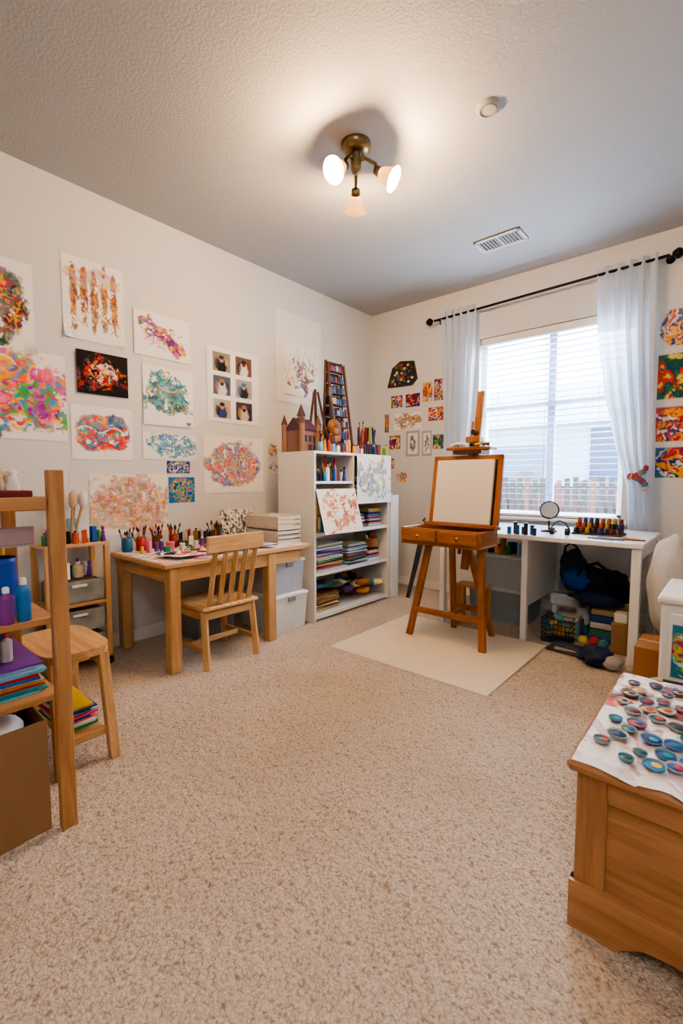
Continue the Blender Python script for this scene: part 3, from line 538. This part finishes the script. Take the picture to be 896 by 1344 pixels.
pile('magazine_stack',-2.76,-2.47,2.98,3.18,.69,.80,SOFT,(.003,.014),.03,.18); pile('magazine_stack',-2.76,-2.47,3.22,3.42,.69,.84,SOFT+['#204a50'],rot=.05)
pile('magazine_stack',-2.76,-2.47,3.0,3.4,1.02,1.12,SOFT,rot=.05)
c=Cv(100,90,'#efe9df').wash(['#3aa0c0','#d89830','#60b090','#b87898','#2068a0','#efe9df'],(.45,.5),(.4,.42),4,1,.35); sheet('kids_painting',(-2.40,2.965,1.315),(-2.40,3.45,1.315),(-2.40,2.965,.90),c,(1,0,0),curl=.004)
c=Cv(100,90,'#ecdcc8').wash(['#b0581a','#d8883a','#703a2a','#c83a38','#f0e0c8','#d89080'],(.5,.5),(.44,.42),5,.9,.4); sheet('kids_painting',(-2.415,2.49,1.03),(-2.415,2.95,1.03),(-2.32,2.49,.69),c,(1,0,0),curl=.004)
o=B('foam_board'); o.box((-2.60,3.49,0),(-2.42,3.51,.98),WHITE); o.box((-2.44,3.511,0),(-2.42,3.62,.96),WHITE); o.done()
o=B('umbrella'); o.cyl((-2.30,3.60,0),(-2.34,3.95,.62),.018,M('#26282e',.7),.03); o.tube([(-2.34,3.95,.62),(-2.345,3.98,.68),(-2.34,3.96,.72),(-2.335,3.92,.70)],.01,M('#3a2a20',.4)); o.done()
# shelf top
SZ=1.32
o=B('toy_castle'); RC='#846458'; cx,cy=-2.68,2.60
o.box((cx-.1,cy-.09,SZ),(cx+.1,cy+.09,SZ+.17),M(RC,.7,var=.15,scale=60),.004); o.prism([(cx-.11,SZ+.17),(cx+.11,SZ+.17),(cx,SZ+.27)],1,cy-.09,cy+.09,M('#54384a',.7))
for a,b,h in ((-.1,-.09,.22),(.1,-.09,.22),(-.1,.09,.22),(.1,.09,.22)):
    o.cyl((cx+a,cy+b,SZ),(cx+a,cy+b,SZ+h),.022,M('#94725f',.7)); o.lathe((cx+a,cy+b,SZ+h),[(.028,0),(.001,.08)],M('#5c3a34',.6),14)
o.cyl((cx,cy,SZ+.18),(cx,cy,SZ+.29),.03,M('#94725f',.7)); o.lathe((cx,cy,SZ+.29),[(.038,0),(.001,.10)],M('#4c3a3c',.6),16)
for k in (-.045,0,.045): o.box((cx+.098,cy+k-.012,SZ+.08),(cx+.104,cy+k+.012,SZ+.13),M('#2c2428',.6),.001)
o.box((cx+.098,cy-.02,SZ),(cx+.104,cy+.02,SZ+.06),M('#4a2c20',.6),.001); o.done()
o=B('tabletop_easel')
o.beam((-2.72,2.82,SZ),(-2.66,2.74,SZ+.52),.022,.014,DARKW); o.beam((-2.60,2.86,SZ),(-2.65,2.76,SZ+.50),.022,.014,DARKW); o.beam((-2.76,2.74,SZ),(-2.66,2.73,SZ+.50),.02,.014,DARKW); o.beam((-2.70,2.79,SZ+.15),(-2.62,2.82,SZ+.15),.02,.03,DARKW); o.done()
o=B('ukulele'); UX=-2.52; UW=Wood('#9a6028','#703c12',.35); o.lathe((UX,2.80,SZ+.20),[(.001,0),(.065,.003),(.07,.02),(.065,.037),(.001,.04)],UW,24,(1,0,.15)); o.lathe((UX,2.80,SZ+.125),[(.001,0),(.055,.003),(.058,.02),(.055,.037),(.001,.04)],UW,24,(1,0,.15)); o.box((UX,2.77,SZ),(UX+.035,2.83,SZ+.07),DARKW); o.beam((UX+.02,2.80,SZ+.25),(UX-.03,2.80,SZ+.47),.022,.015,DARKW,up=(1,0,0)); o.box((UX-.045,2.775,SZ+.46),(UX-.02,2.825,SZ+.53),DARKW); o.cyl((UX+.038,2.80,SZ+.21),(UX+.042,2.80,SZ+.21),.018,M('#1a1210',.6)); o.done()
o=B('paint_bottle_rack'); rx,ry=-2.66,3.02; fw=.13
for s in (-1,1): o.beam((rx-.05,ry+s*fw,SZ),(rx-.05,ry+s*fw*.75,SZ+.80),.02,.02,DARKW,up=(0,1,0)); o.beam((rx+.07,ry+s*fw,SZ),(rx-.02,ry+s*fw*.75,SZ+.78),.02,.02,DARKW,up=(0,1,0))
for k in range(8):
    z=SZ+.04+k*.095; f=fw*(1-.25*k/8); o.box((rx-.05,ry-f,z),(rx+.06-.01*k,ry+f,z+.008),DARKW,.001); o.box((rx-.055,ry-f,z),(rx-.05,ry+f,z+.09),M('#241c22',.7),0)
    for j in range(7):
        y=ry-f+.022+j*(2*f-.044)/6; bottle(o,rx+.035-.01*k,y,z+.008,.014,.055+.02*random.random(),random.choice(['#1e2c60','#2a4a90','#3a4a80','#20242c','#8a3a40','#b0a898','#3a2a60','#3a70b0']),random.choice(['#2a2c34','#2a2c34','#c8c4bc']))
o.done()
o=B('marker_caddy'); o.box((-2.75,3.30,SZ),(-2.50,3.44,SZ+.10),M('#2a3a5a',.5))
for i in range(20): x=random.uniform(-2.72,-2.53);y=random.uniform(3.32,3.42); o.cyl((x,y,SZ+.08),(x+random.uniform(-.02,.02),y+random.uniform(-.02,.02),SZ+.22+.05*random.random()),.009,M(random.choice(['#103a2a','#a02020','#1a3a80','#1c1c20','#c0a030','#2a6a3a','#1c1c20']),.4))
o.done()
clutter('figurines',-2.475,-2.425,2.49,3.45,SZ,34,.05,.12,MIX+['#703a60','#b87a80','#3a3028','#5a3a28'],.85)
clutter('glass_vases',-2.60,-2.52,3.17,3.29,SZ,4,.10,.22,['#2a3a6a','#6a2a20','#303030','#b8b0a0','#2a503a'])
# ------------------------------------------------------------------ desk & stuff
o=B('white_desk'); DW=M('#eeedea',.35,var=.01)
o.box((-1.74,3.10,.70),(-.40,3.92,.73),DW,.004)
o.box((-.46,3.12,0),(-.41,3.17,.70),DW); o.box((-.45,3.17,.62),(-.42,3.84,.70),DW); o.box((-.46,3.84,0),(-.41,3.89,.70),DW); o.box((-1.10,3.14,0),(-1.06,3.18,.70),DW); o.box((-1.10,3.18,.22),(-1.08,3.86,.70),DW); o.box((-1.72,3.14,0),(-1.68,3.18,.70),DW); o.box((-1.72,3.86,0),(-1.68,3.90,.70),DW); o.box((-1.10,3.86,0),(-1.06,3.90,.7),DW)
o.done()
bin_('clear_storage_bin',-1.62,-1.16,3.45,3.82,0,.26,'#8a949c','#b0b8be'); bin_('clear_storage_bin',-1.60,-1.18,3.46,3.80,.26,.52,'#a4acb4','#c8ced2')
clutter('desk_storage_jars',-1.6,-1.2,3.5,3.78,.52,12,.05,.14,MIX,1.4)
DZ=.73
o=B('vanity_mirror'); c0=Vector((-1.02,3.45,DZ)); o.lathe(c0,[(.055,0),(.055,.008),(.012,.016),(.001,.016)],IRON,20)
o.tube([c0+Vector((.0,0,.01)),c0+Vector((0,0,.08))],.006,IRON); o.lathe(c0+Vector((0,0,.155)),[(.001,-.006),(.062,-.006),(.066,0),(.062,.006),(.056,.006)],IRON,28,(.25,-1,.1)); o.lathe(c0+Vector((0,0,.155)),[(.001,.0065),(.056,.0065)],M('#cfd6dc',.05,1),28,(.25,-1,.1),cap=False); o.done()
o=B('headphones'); c0=Vector((-.90,3.28,DZ)); o.tube([c0+Vector((-.05,0,.012)),c0+Vector((-.055,0,.05)),c0+Vector((-.03,0,.085)),c0+Vector((0,0,.095)),c0+Vector((.03,0,.085)),c0+Vector((.055,0,.05)),c0+Vector((.05,0,.012))],.006,M('#2a4a8a',.4)); o.cyl(c0+Vector((-.06,0,.025)),c0+Vector((-.035,0,.025)),.024,M('#20242c',.5)); o.cyl(c0+Vector((.035,0,.025)),c0+Vector((.06,0,.025)),.024,M('#20242c',.5)); o.done()
o=B('paint_pot_tray'); o.box((-.86,3.40,DZ),(-.56,3.58,DZ+.012),M('#2c2a2c',.5))
for i in range(8):
    for j in range(3):
        x=-.84+i*.036; y=3.43+j*.055; z=DZ+.012+j*.03; o.box((x-.016,y-.02,DZ+.01),(x+.016,y+.02,z),M('#2c2a2c',.5),0); o.lathe((x,y,z),[(.014,0),(.015,.02),(.012,.022),(.013,.034),(.001,.036)],M(random.choice(['#1c1c24','#a88010','#601818','#1a2a60','#a04010','#202020']),.35),10)
o.done()
o=B('colored_pencils')
for i in range(9): x=-.75+random.uniform(0,.2); y=3.22+i*.014; o.cyl((x,y,DZ+.005),(x+.15,y+random.uniform(-.02,.02),DZ+.005),.0045,M(random.choice(['#c84040','#d0a040','#4070a0','#703a2a']),.5),seg=6)
o.done()
# under the desk
o=B('sewing_machine'); WM=M('#dfe6e4',.4); x,y=-1.03,3.62; o.box((x-.02,y-.07,0),(x+.26,y+.09,.06),M('#2e8a94',.4),.008); o.box((x+.18,y-.05,.06),(x+.26,y+.07,.24),WM,.012); o.box((x-.01,y-.05,.17),(x+.26,y+.07,.26),WM,.015); o.box((x,y-.04,.09),(x+.05,y+.05,.18),WM,.01); o.cyl((x+.26,y,.19),(x+.28,y,.19),.035,M('#3a4a50',.4)); o.done()
o=B('storage_crate'); x0,x1,y0,y1=-.74,-.50,3.42,3.80
o.box((x0,y0,0),(x1,y1,.05),M('#2a4a80',.5))
for k,cc in enumerate(['#2a6a5a','#c0bcb0','#1c3a70','#a89060']): o.box((x0+.01,y0+.01*k,.05+k*.045),(x1-.01,y1-.02,.09+k*.045),M(cc,.6),.004)
o.done()
o=B('art_folio_box'); o.box((-.96,3.36,0),(-.78,3.50,.13),M('#5f8698',.6),.004); o.box((-.95,3.37,.13),(-.79,3.49,.16),M('#c0b8a8',.7),.003); o.box((-.94,3.355,.03),(-.80,3.36,.10),M('#a8b480',.6),.001); o.done()
o=B('duffel_bag'); BK=M('#141620',.8,bump=.2,spec=.2); o.blob((-.70,3.60,.36),(.17,.13,.12),BK,.35,2,3); o.blob((-.84,3.52,.40),(.09,.09,.09),M('#0a4090',.8,spec=.2),.4,2.5,5); o.tube([(-.85,3.48,.36),(-.80,3.44,.50),(-.70,3.44,.54),(-.60,3.46,.46),(-.58,3.48,.36)],.012,BK); o.blob((-.60,3.56,.36),(.10,.11,.10),M('#0c0e14',.8,spec=.2),.4,2.5,6); o.blob((-.70,3.46,.29),(.15,.06,.05),M('#1a2a48',.8),.5,3,8); o.done()
o=B('tote_bag'); o.blob((-.93,3.78,.42),(.10,.09,.16),M('#3a4a5a',.8,spec=.2),.3,2.5,9); o.tube([(-.99,3.72,.5),(-.97,3.70,.60),(-.93,3.69,.63),(-.89,3.70,.60),(-.87,3.72,.5)],.008,M('#2a2a30',.7)); o.done()
o=B('paper_bag'); o.box((-.575,3.28,0),(-.48,3.38,.20),M('#8a6a48',.8),.004); o.box((-.565,3.29,.2),(-.49,3.37,.26),M('#d8d4cc',.7),.004); o.done()
o=B('crumpled_bag'); o.blob((-.60,3.00,.055),(.09,.07,.055),M('#26324a',.75,spec=.2),.55,3,12,3,flat=.004); o.blob((-.51,2.98,.04),(.055,.055,.04),M('#a8a49c',.8),.5,3,13,2,flat=.004); o.done()
o=B('wire_basket'); GM=M('#3a3c40',.4,.7)
for k in range(5): o.box((-.98,3.22,.02+k*.035),(-.80,3.225,.026+k*.035),GM,0); o.box((-.98,3.335,.02+k*.035),(-.80,3.34,.026+k*.035),GM,0); o.box((-.80,3.22,.02+k*.035),(-.795,3.34,.026+k*.035),GM,0); o.box((-.985,3.22,.02+k*.035),(-.98,3.34,.026+k*.035),GM,0)
for k in range(8): o.box((-.98+k*.025,3.219,0),(-.976+k*.025,3.222,.17),GM,0)
o.box((-.98,3.22,.004),(-.80,3.34,.01),GM,0)
for k in range(7): o.blob((random.uniform(-.95,-.83),random.uniform(3.25,3.31),random.uniform(.05,.17)),(.035,.03,.03),M(random.choice(['#2858a0','#c8c0b0','#903040','#2a2a30','#409090','#d0a040']),.8),.5,3,k,2)
o.done()
o=B('yarn_balls')
for i,(x,y) in enumerate(((-.68,3.34),(-.745,3.32),(-.62,3.31))): o.blob((x,y,.034),(.032,.032,.034),M(['#a83a48','#d8b868','#3a7a88'][i],.9,bump=.5,scale=120),.08,6,i,2)
o.done()
o=B('art_book'); o.obox((-.76,3.13,.010),(.28,.15,.018),M('#3a3534',.5),(0,0,-.1)); o.obox((-.75,3.13,.026),(.22,.12,.010),M('#a8a090',.6),(0,0,.15)); o.obox((-.78,3.13,.036),(.18,.10,.008),M('#2e3a4a',.5),(0,0,-.2)); o.done()
o=B('wooden_step_stool'); o.box((-1.60,3.16,.30),(-1.36,3.29,.32),PINE)
for x in (-1.58,-1.38):
    for y in (3.18,3.27): o.box((x-.015,y-.015,0),(x+.015,y+.015,.30),PINE)
o.box((-1.58,3.17,.12),(-1.38,3.19,.15),PINE); o.done()
# right side: cardboard box, armchair, cabinet
CB=M('#96653a',.85,var=.04,scale=12)
o=B('cardboard_box'); o.box((-.35,2.56,0),(.02,2.82,.30),CB,.003); o.box((-.35,2.68,.30),(.02,2.70,.302),M('#c8b080',.4),0); o.done()
o=B('gray_armchair'); GR=M('#c4c2c0',.95,bump=.4,scale=60)
o.blob((.10,3.36,.62),(.42,.16,.22),GR,.12,2,2,4); o.blob((.10,3.16,.36),(.44,.32,.12),GR,.1,2,3,4); o.blob((-.26,3.18,.50),(.12,.28,.29),GR,.12,2,4,4); o.blob((.48,3.18,.42),(.09,.30,.20),GR,.12,2,5,4); o.box((-.26,2.90,.05),(.46,3.42,.28),GR,.03)
for x in (-.22,.42):
    for y in (2.94,3.38): o.cyl((x,y,0),(x,y,.06),.02,DARKW)
o.done()
o=B('white_storage_cabinet'); x0,x1,y0,y1=-.205,.30,2.10,2.50
o.box((x0,y0,0),(x1,y1,.63),WHITE,.006); o.box((x0-.012,y0-.012,.63),(x1+.012,y1+.012,.66),WHITE,.012)
o.box((x0+.03,y0-.012,.05),(x1-.03,y0,.60),M('#eef0f2',.35),.004)
o.done()
c=Cv(40,60,'#2c7a90').wash(['#d84a6a','#e0c020','#3ab050','#e8e8f0','#c83030','#1050a0'],(.5,.5),(.5,.5),4,.4,.25); sheet('sticker_sheet',(-.165,2.085,.56),(.0,2.085,.56),(-.165,2.085,.36),c,(0,-1,0),curl=0,th=.002)
# ------------------------------------------------------------------ chest
o=B('wooden_chest'); x0,x1,y0,y1=-.265,.80,1.175,1.80; C_=CHEST
o.box((x0+.01,y0+.015,.10),(x1-.01,y1,.405),C_,.002)
o.box((x0,y0,.12),(x0+.065,y0+.03,.405),C_,.003); o.box((x1-.065,y0,.12),(x1,y0+.03,.405),C_,.003); o.box((x0+.065,y0,.345),(x1-.065,y0+.03,.405),C_,.003)
o.box((x0-.02,y0-.02,.403),(x1+.02,y1+.02,.43),C_,.008)
pl=[(x0-.008,.0),(x0+.09,.0),(x0+.11,.02),(x0+.15,.045),(x0+.19,.05),(x1-.19,.05),(x1-.15,.045),(x1-.11,.02),(x1-.09,0),(x1+.008,0),(x1+.008,.125),(x0-.008,.125)]
o.prism(pl,1,y0-.010,y0+.02,C_.ax(0)); pl2=[(y0,.0),(y0+.1,0),(y0+.15,.05),(y1-.15,.05),(y1-.1,0),(y1,0),(y1,.125),(y0,.125)]; o.prism(pl2,0,x0-.008,x0+.02,C_.ax(1)); o.prism(pl2,0,x1-.02,x1+.008,C_.ax(1)); o.done()
cv=Cv(190,130,'#ebe7e4').wash(['#d0ccd0','#e090a0','#80a0e0','#e0b080','#b8b0e0','#a04030','#f4f2f0','#f4f2f0','#f4f2f0'],(.5,.5),(.7,.7),8,.3,.45,.7,14).wash(['#882010','#5a1408','#b85030','#e0a080'],(.2,.2),(.22,.25),5,1,.4)
h,w_=cv.h,cv.w; vs=[]
ax0,ax1=-.275,.81
for j in range(h):
    for i in range(w_):
        a=i/(w_-1); b=j/(h-1); x=ax0+(ax1-ax0)*a; s=b*(.655+.05*max(0,noise.noise(Vector((a*7,3.3,0))))+.07*max(0,min(1,(a-.18)*8))*max(0,min(1,(.5-a)*8))); y=1.815-s; z=.4320+.004*abs(noise.noise(Vector((a*9,b*7,1))))
        edge=1.150
        if y<edge: d=edge-y; y=edge-.006*math.sin(a*55)-.006; z=.4320-d*(.75+.5*noise.noise(Vector((a*14,3,0))))
        x+=.006*noise.noise(Vector((b*12,0,a)))*(1-min(1,a*8))
        vs.append((x,y,z))
idx=np.arange(h*w_).reshape(h,w_); q=np.stack([idx[:-1,:-1],idx[1:,:-1],idx[1:,1:],idx[:-1,1:]],-1).reshape(-1,4)
me=bpy.data.meshes.new('paint_splattered_sheet'); me.from_pydata([(v[0],v[1],v[2]-.43) for v in vs],[],q.tolist()); ca=me.color_attributes.new('Col','FLOAT_COLOR','POINT'); col=np.ones((h*w_,4)); col[:,:3]=cv.a.reshape(-1,3); ca.data.foreach_set('color',col.ravel()); me.materials.append(painted_mat()); me.polygons.foreach_set('use_smooth',[True]*len(q))
ob=bpy.data.objects.new('paint_splattered_sheet',me); bpy.context.collection.objects.link(ob); ob.location=(0,0,.43)
o=B('paint_palette_dishes')
DC1=['#6a1a08','#b85020','#4a0c04','#c88058','#a02a0a','#d8a020']; DC2=['#003a7a','#00606a','#001a4a','#0a8a8a','#1a3a8a','#002028','#2080b0','#0a6a3a','#c02020','#e0b000']
pts=[]
for t in range(1800):
    x=random.uniform(-.235,.45); y=random.uniform(1.22,1.74)
    if noise.noise(Vector((x*7,y*7,2)))>-.28 and all((x-a)**2+(y-b)**2>.045**2 for a,b in pts): pts.append((x,y))
for x,y in pts:
    r=random.uniform(.016,.0255); z=.437
    if (x-.02)**2+(y-1.60)**2<.065**2: continue
    o.lathe((x,y,z),[(.001,0),(r*.8,0),(r*.9,.006),(r,.009),(r*1.02,.0085),(r*.93,.003),(.001,.003)],M(random.choice(['#b4b8c0','#98908a','#6080a0']),.4),20)
    pal=DC1 if (y>1.50 and x<.1) else DC2 if y<1.62 else DC1+DC2
    o.lathe((x,y,z+.0035),[(r*.93,0),(r*.7,.002),(.001,.0025)],M(random.choice(pal),.55,var=.3,scale=80,spec=.15),18); o.lathe((x+.004,y+.003,z+.006),[(r*.45,0),(.001,.0012)],M(random.choice(pal+['#081018']),.55,spec=.15),14)
o.done()
o=B('glue_bottle'); bottle(o,.02,1.60,.437,.04,.17,'#dcdae0','#d8d8de'); o.done()
o=B('paint_brush'); o.cyl((-.16,1.79,.447),(.02,1.78,.455),.005,M('#3a2418',.4),.003,8); o.lathe((-.16,1.79,.447),[(.006,0),(.008,.01),(.001,.035)],M('#c8b088',.8),8,(-.9,.05,-.1)); o.done()
# ------------------------------------------------------------------ left rack
o=B('wooden_rack'); RW=Wood('#b88a5c','#966840',.4); rx0,rx1,ry0,ry1=-2.08,-1.56,-.10,.50
for x,y in ((rx1-.0,ry1-.02),(rx0,ry1-.02),(rx1,ry0),(rx0,ry0)): o.box((x-.015,y-.022,0),(x+.015,y+.022,1.13),RW,.003)
for z in (1.03,.66,.42):
    o.box((rx0,ry0-.01,z),(rx1-.016,ry1-.02,z+.018),RW,.002)
o.box((rx1-.012,ry0,1.01),(rx1+.012,ry1-.045,1.05),RW,.003); o.done()
o=B('art_caddy'); z=1.048
o.box((-1.95,.12,z),(-1.62,.44,z+.02),M('#6a2028',.5))
for i in range(3): y=.05+i*.02; o.cyl((-1.75,y,z+.012),(-1.63,y+.01,z+.012),.010,M(['#a02030','#d8d4cc','#2a5080'][i],.4))
o.done()
clutter('tape_and_glue',-1.94,-1.63,.13,.43,z+.02,22,.03,.075,MIX+['#1a1218','#201c1c'],1.2)
sz=.678
o=B('blue_storage_tub'); x0,x1,y0,y1=-1.66,-1.585,.04,.11
for a in ((x0,y0,.678,x1,y1,.684),(x1-.004,y0,.684,x1,y1,.80),(x0,y0,.684,x0+.004,y1,.80),(x0,y0,.684,x1,y0+.004,.80),(x0,y1-.004,.684,x1,y1,.80)): o.box(a[:3],a[3:],M('#2a78c0',.3),.001)
o.done()
o=B('blue_pitcher'); BP=M('#0848b0',.15,coat=.5); x,y=-1.70,.36; o.lathe((x,y,sz),[(.04,0),(.045,.01),(.05,.10),(.048,.17),(.052,.185),(.048,.185),(.044,.17),(.045,.02),(.001,.015)],BP,24); o.tube([(x,y-.048,sz+.16),(x,y-.085,sz+.15),(x,y-.088,sz+.08),(x,y-.05,sz+.05)],.008,BP); o.done()
o=B('paint_squeeze_bottles'); 
for k,(x,y,hh,cc) in enumerate(((-1.61,.40,.13,'#1a6ab0'),(-1.605,.355,.11,'#7a3a90'),(-1.61,.315,.14,'#e8e8ee'),(-1.60,.275,.10,'#2a9a9a'))): bottle(o,x,y,sz,.019,hh,cc,'#e8e8ee')
o.done()
o=B('marker_cups')
for x,y,c in ((-1.63,.215,'#1a3a8a'),(-1.63,.15,'#1080a0'),(-1.745,.19,'#c0c4c8')): jar(o,x,y,sz,.030,.085,c,12,.15)
o.done()
clutter('spray_bottles',-2.02,-1.79,.05,.44,sz,18,.10,.21,['#0850b0','#1080a0','#d8d8e0','#1a2a7a','#4090b8','#c04a70'],1.2)
o=B('clear_organizer_box'); o.box((-2.0,.05,.90),(-1.62,.44,.905),M('#9fa4a8',.3)); o.box((-2.045,.05,.678),(-2.035,.44,.90),M('#9fa4a8',.3)); o.box((-2.045,.05,.90),(-2.0,.44,.905),M('#9fa4a8',.3)); o.box((-1.63,.05,.905),(-1.62,.44,.96),M('#a08890',.4),.003); o.done()
pile('craft_papers',-2.02,-1.62,.05,.46,.438,.52,MIX+['#208a8a','#c8a0a8','#7a90b0','#e8e4dc','#e8e4dc'],(.003,.009),.03,.05)
clutter('tempera_bottles',-1.97,-1.66,.09,.42,.53,22,.06,.10,['#007a7a','#1a4090','#d8d8e0','#b02020','#d89a10','#803080','#208a38'],1.1)
o=B('cardboard_carton'); x0,x1,y0,y1=-1.95,-1.585,-.08,.44
for a in ((x0,y0,0,x1,y1,.01),(x1-.006,y0,.01,x1,y1,.36),(x0,y0,.01,x0+.006,y1,.36),(x0+.006,y0,.01,x1-.006,y0+.006,.36),(x0+.006,y1-.006,.01,x1-.006,y1,.36)): o.box(a[:3],a[3:],M('#8f6d4c',.85,var=.04,scale=8),.001)
o.done()
o=B('folded_fabrics'); o.box((-1.92,-.05,.012),(-1.60,.41,.30),M('#d8d0c4',.8,var=.1),.01); o.blob((-1.68,.32,.335),(.08,.08,.04),M('#f2ece6',.6),.1,2,1,3); o.blob((-1.68,.15,.335),(.08,.08,.04),M('#e89890',.7),.2,2,2,3); o.blob((-1.80,.22,.335),(.08,.1,.04),M('#8aa0c0',.7),.2,2,3,3); o.blob((-1.82,.36,.34),(.07,.06,.04),M('#d04a60',.7),.2,2,5,3); o.done()
# child stool beside rack
o=B('wooden_stool'); W=PALE; z=.455
prof=[]
for a in range(24):
    t=a/24*6.283; prof.append((-2.04+.20*math.copysign(abs(math.cos(t))**.5,math.cos(t)),.635+.125*math.copysign(abs(math.sin(t))**.5,math.sin(t))))
o.prism(prof,2,z-.03,z,W.ax(0))
for sx_,sy_ in ((1,-1),(1,1),(-1,-1),(-1,1)):
    o.beam((-2.04+sx_*.165,.635+sy_*.085,z-.03),(-2.04+sx_*.21,.64+sy_*.095,0),.036,.036,W,up=(0,1,0))
for s in (-1,1): o.box((-2.20,.635+s*.088-.01,z-.09),(-1.88,.635+s*.088+.01,z-.03),W); o.beam((-2.04+s*.195,.55,.12),(-2.04+s*.195,.73,.12),.02,.03,W)
o.box((-2.23,.57,.115),(-1.85,.71,.13),W); o.done()
pile('drawing_pads',-2.18,-1.89,.575,.70,.132,.215,MIX+['#c85070','#208a8a','#d0a820'],(.006,.014),rot=.12)
# cart by the table
o=B('wooden_supply_cart'); x0,x1,y0,y1=-3.05,-2.80,.80,1.14
for x in (x0+.015,x1-.015):
    for y in (y0+.015,y1-.015): o.box((x-.015,y-.015,.05),(x+.015,y+.015,.74),BEECH)
    for y in (y0+.03,y1-.02): o.cyl((x-.012,y,.025),(x+.012,y,.025),.025,M('#1c1c1e',.5))
for z in (.06,.38,.72): o.box((x0,y0,z),(x1,y1,z+.018),BEECH)
o.done()
for z in (.08,.23,.40):
    o=B('clear_drawer'); o.box((x0+.035,y0+.035,z),(x1-.02,y1-.035,z+.12),M('#5a6064' if z<.4 else '#887868',.25,var=.4,scale=25),.008); o.box((x1-.025,y0+.035,z+.0),(x1-.012,y1-.035,z+.125),M('#888c8d',.15,var=.3,scale=12),.004); o.box((x1-.014,.93,z+.09),(x1-.003,1.01,z+.105),M('#e0e0e0',.3)); o.done()
clutter('yarn_and_tins',x0+.05,x1-.03,y0+.05,y1-.05,.535,12,.05,.12,MIX,1.2)
clutter('acrylic_paint_bottles',-2.92,-2.81,.80,1.14,.738,14,.07,.10,['#b02020','#c85010','#d8a820','#2a8a3a','#1a4aa0','#6a2a80','#c03a60','#1080a0','#202024'])
o=B('large_brush_jar'); o.lathe((-2.985,.98,.738),[(.045,0),(.05,.01),(.05,.13),(.045,.13),(.045,.015)],M('#8aa4b0',.2),20)
for i in range(8):
    a=i*.8; x=-2.97+.03*math.cos(a);y=.98+.03*math.sin(a); o.cyl((x,y,.76),(x+.04*math.cos(a),y+.05*math.sin(a),.95),.006,M('#c8a070',.5),seg=6); o.blob((x+.045*math.cos(a),y+.056*math.sin(a),.99),(.02,.022,.05),M('#e8e2d8' if i%3 else '#c8a890',.9),.3,2,i,2)
o.done()
# ------------------------------------------------------------------ camera
th=math.radians(40.9);p=math.radians(4.0)
F=Vector((-math.sin(th)*math.cos(p),math.cos(th)*math.cos(p),-math.sin(p))); R=Vector((math.cos(th),math.sin(th),0)); U=R.cross(F)
cam=bpy.data.cameras.new('camera'); co=bpy.data.objects.new('camera',cam); bpy.context.collection.objects.link(co)
cam.sensor_fit='VERTICAL'; cam.sensor_height=36; cam.lens=16.125; cam.clip_start=.02
Mx=Matrix((R,U,-F)).transposed().to_4x4(); Mx.translation=(0,0,1.1); co.matrix_world=Mx
bpy.context.scene.camera=co
try: bpy.context.scene.view_settings.look='AgX - Medium High Contrast'
except Exception: pass
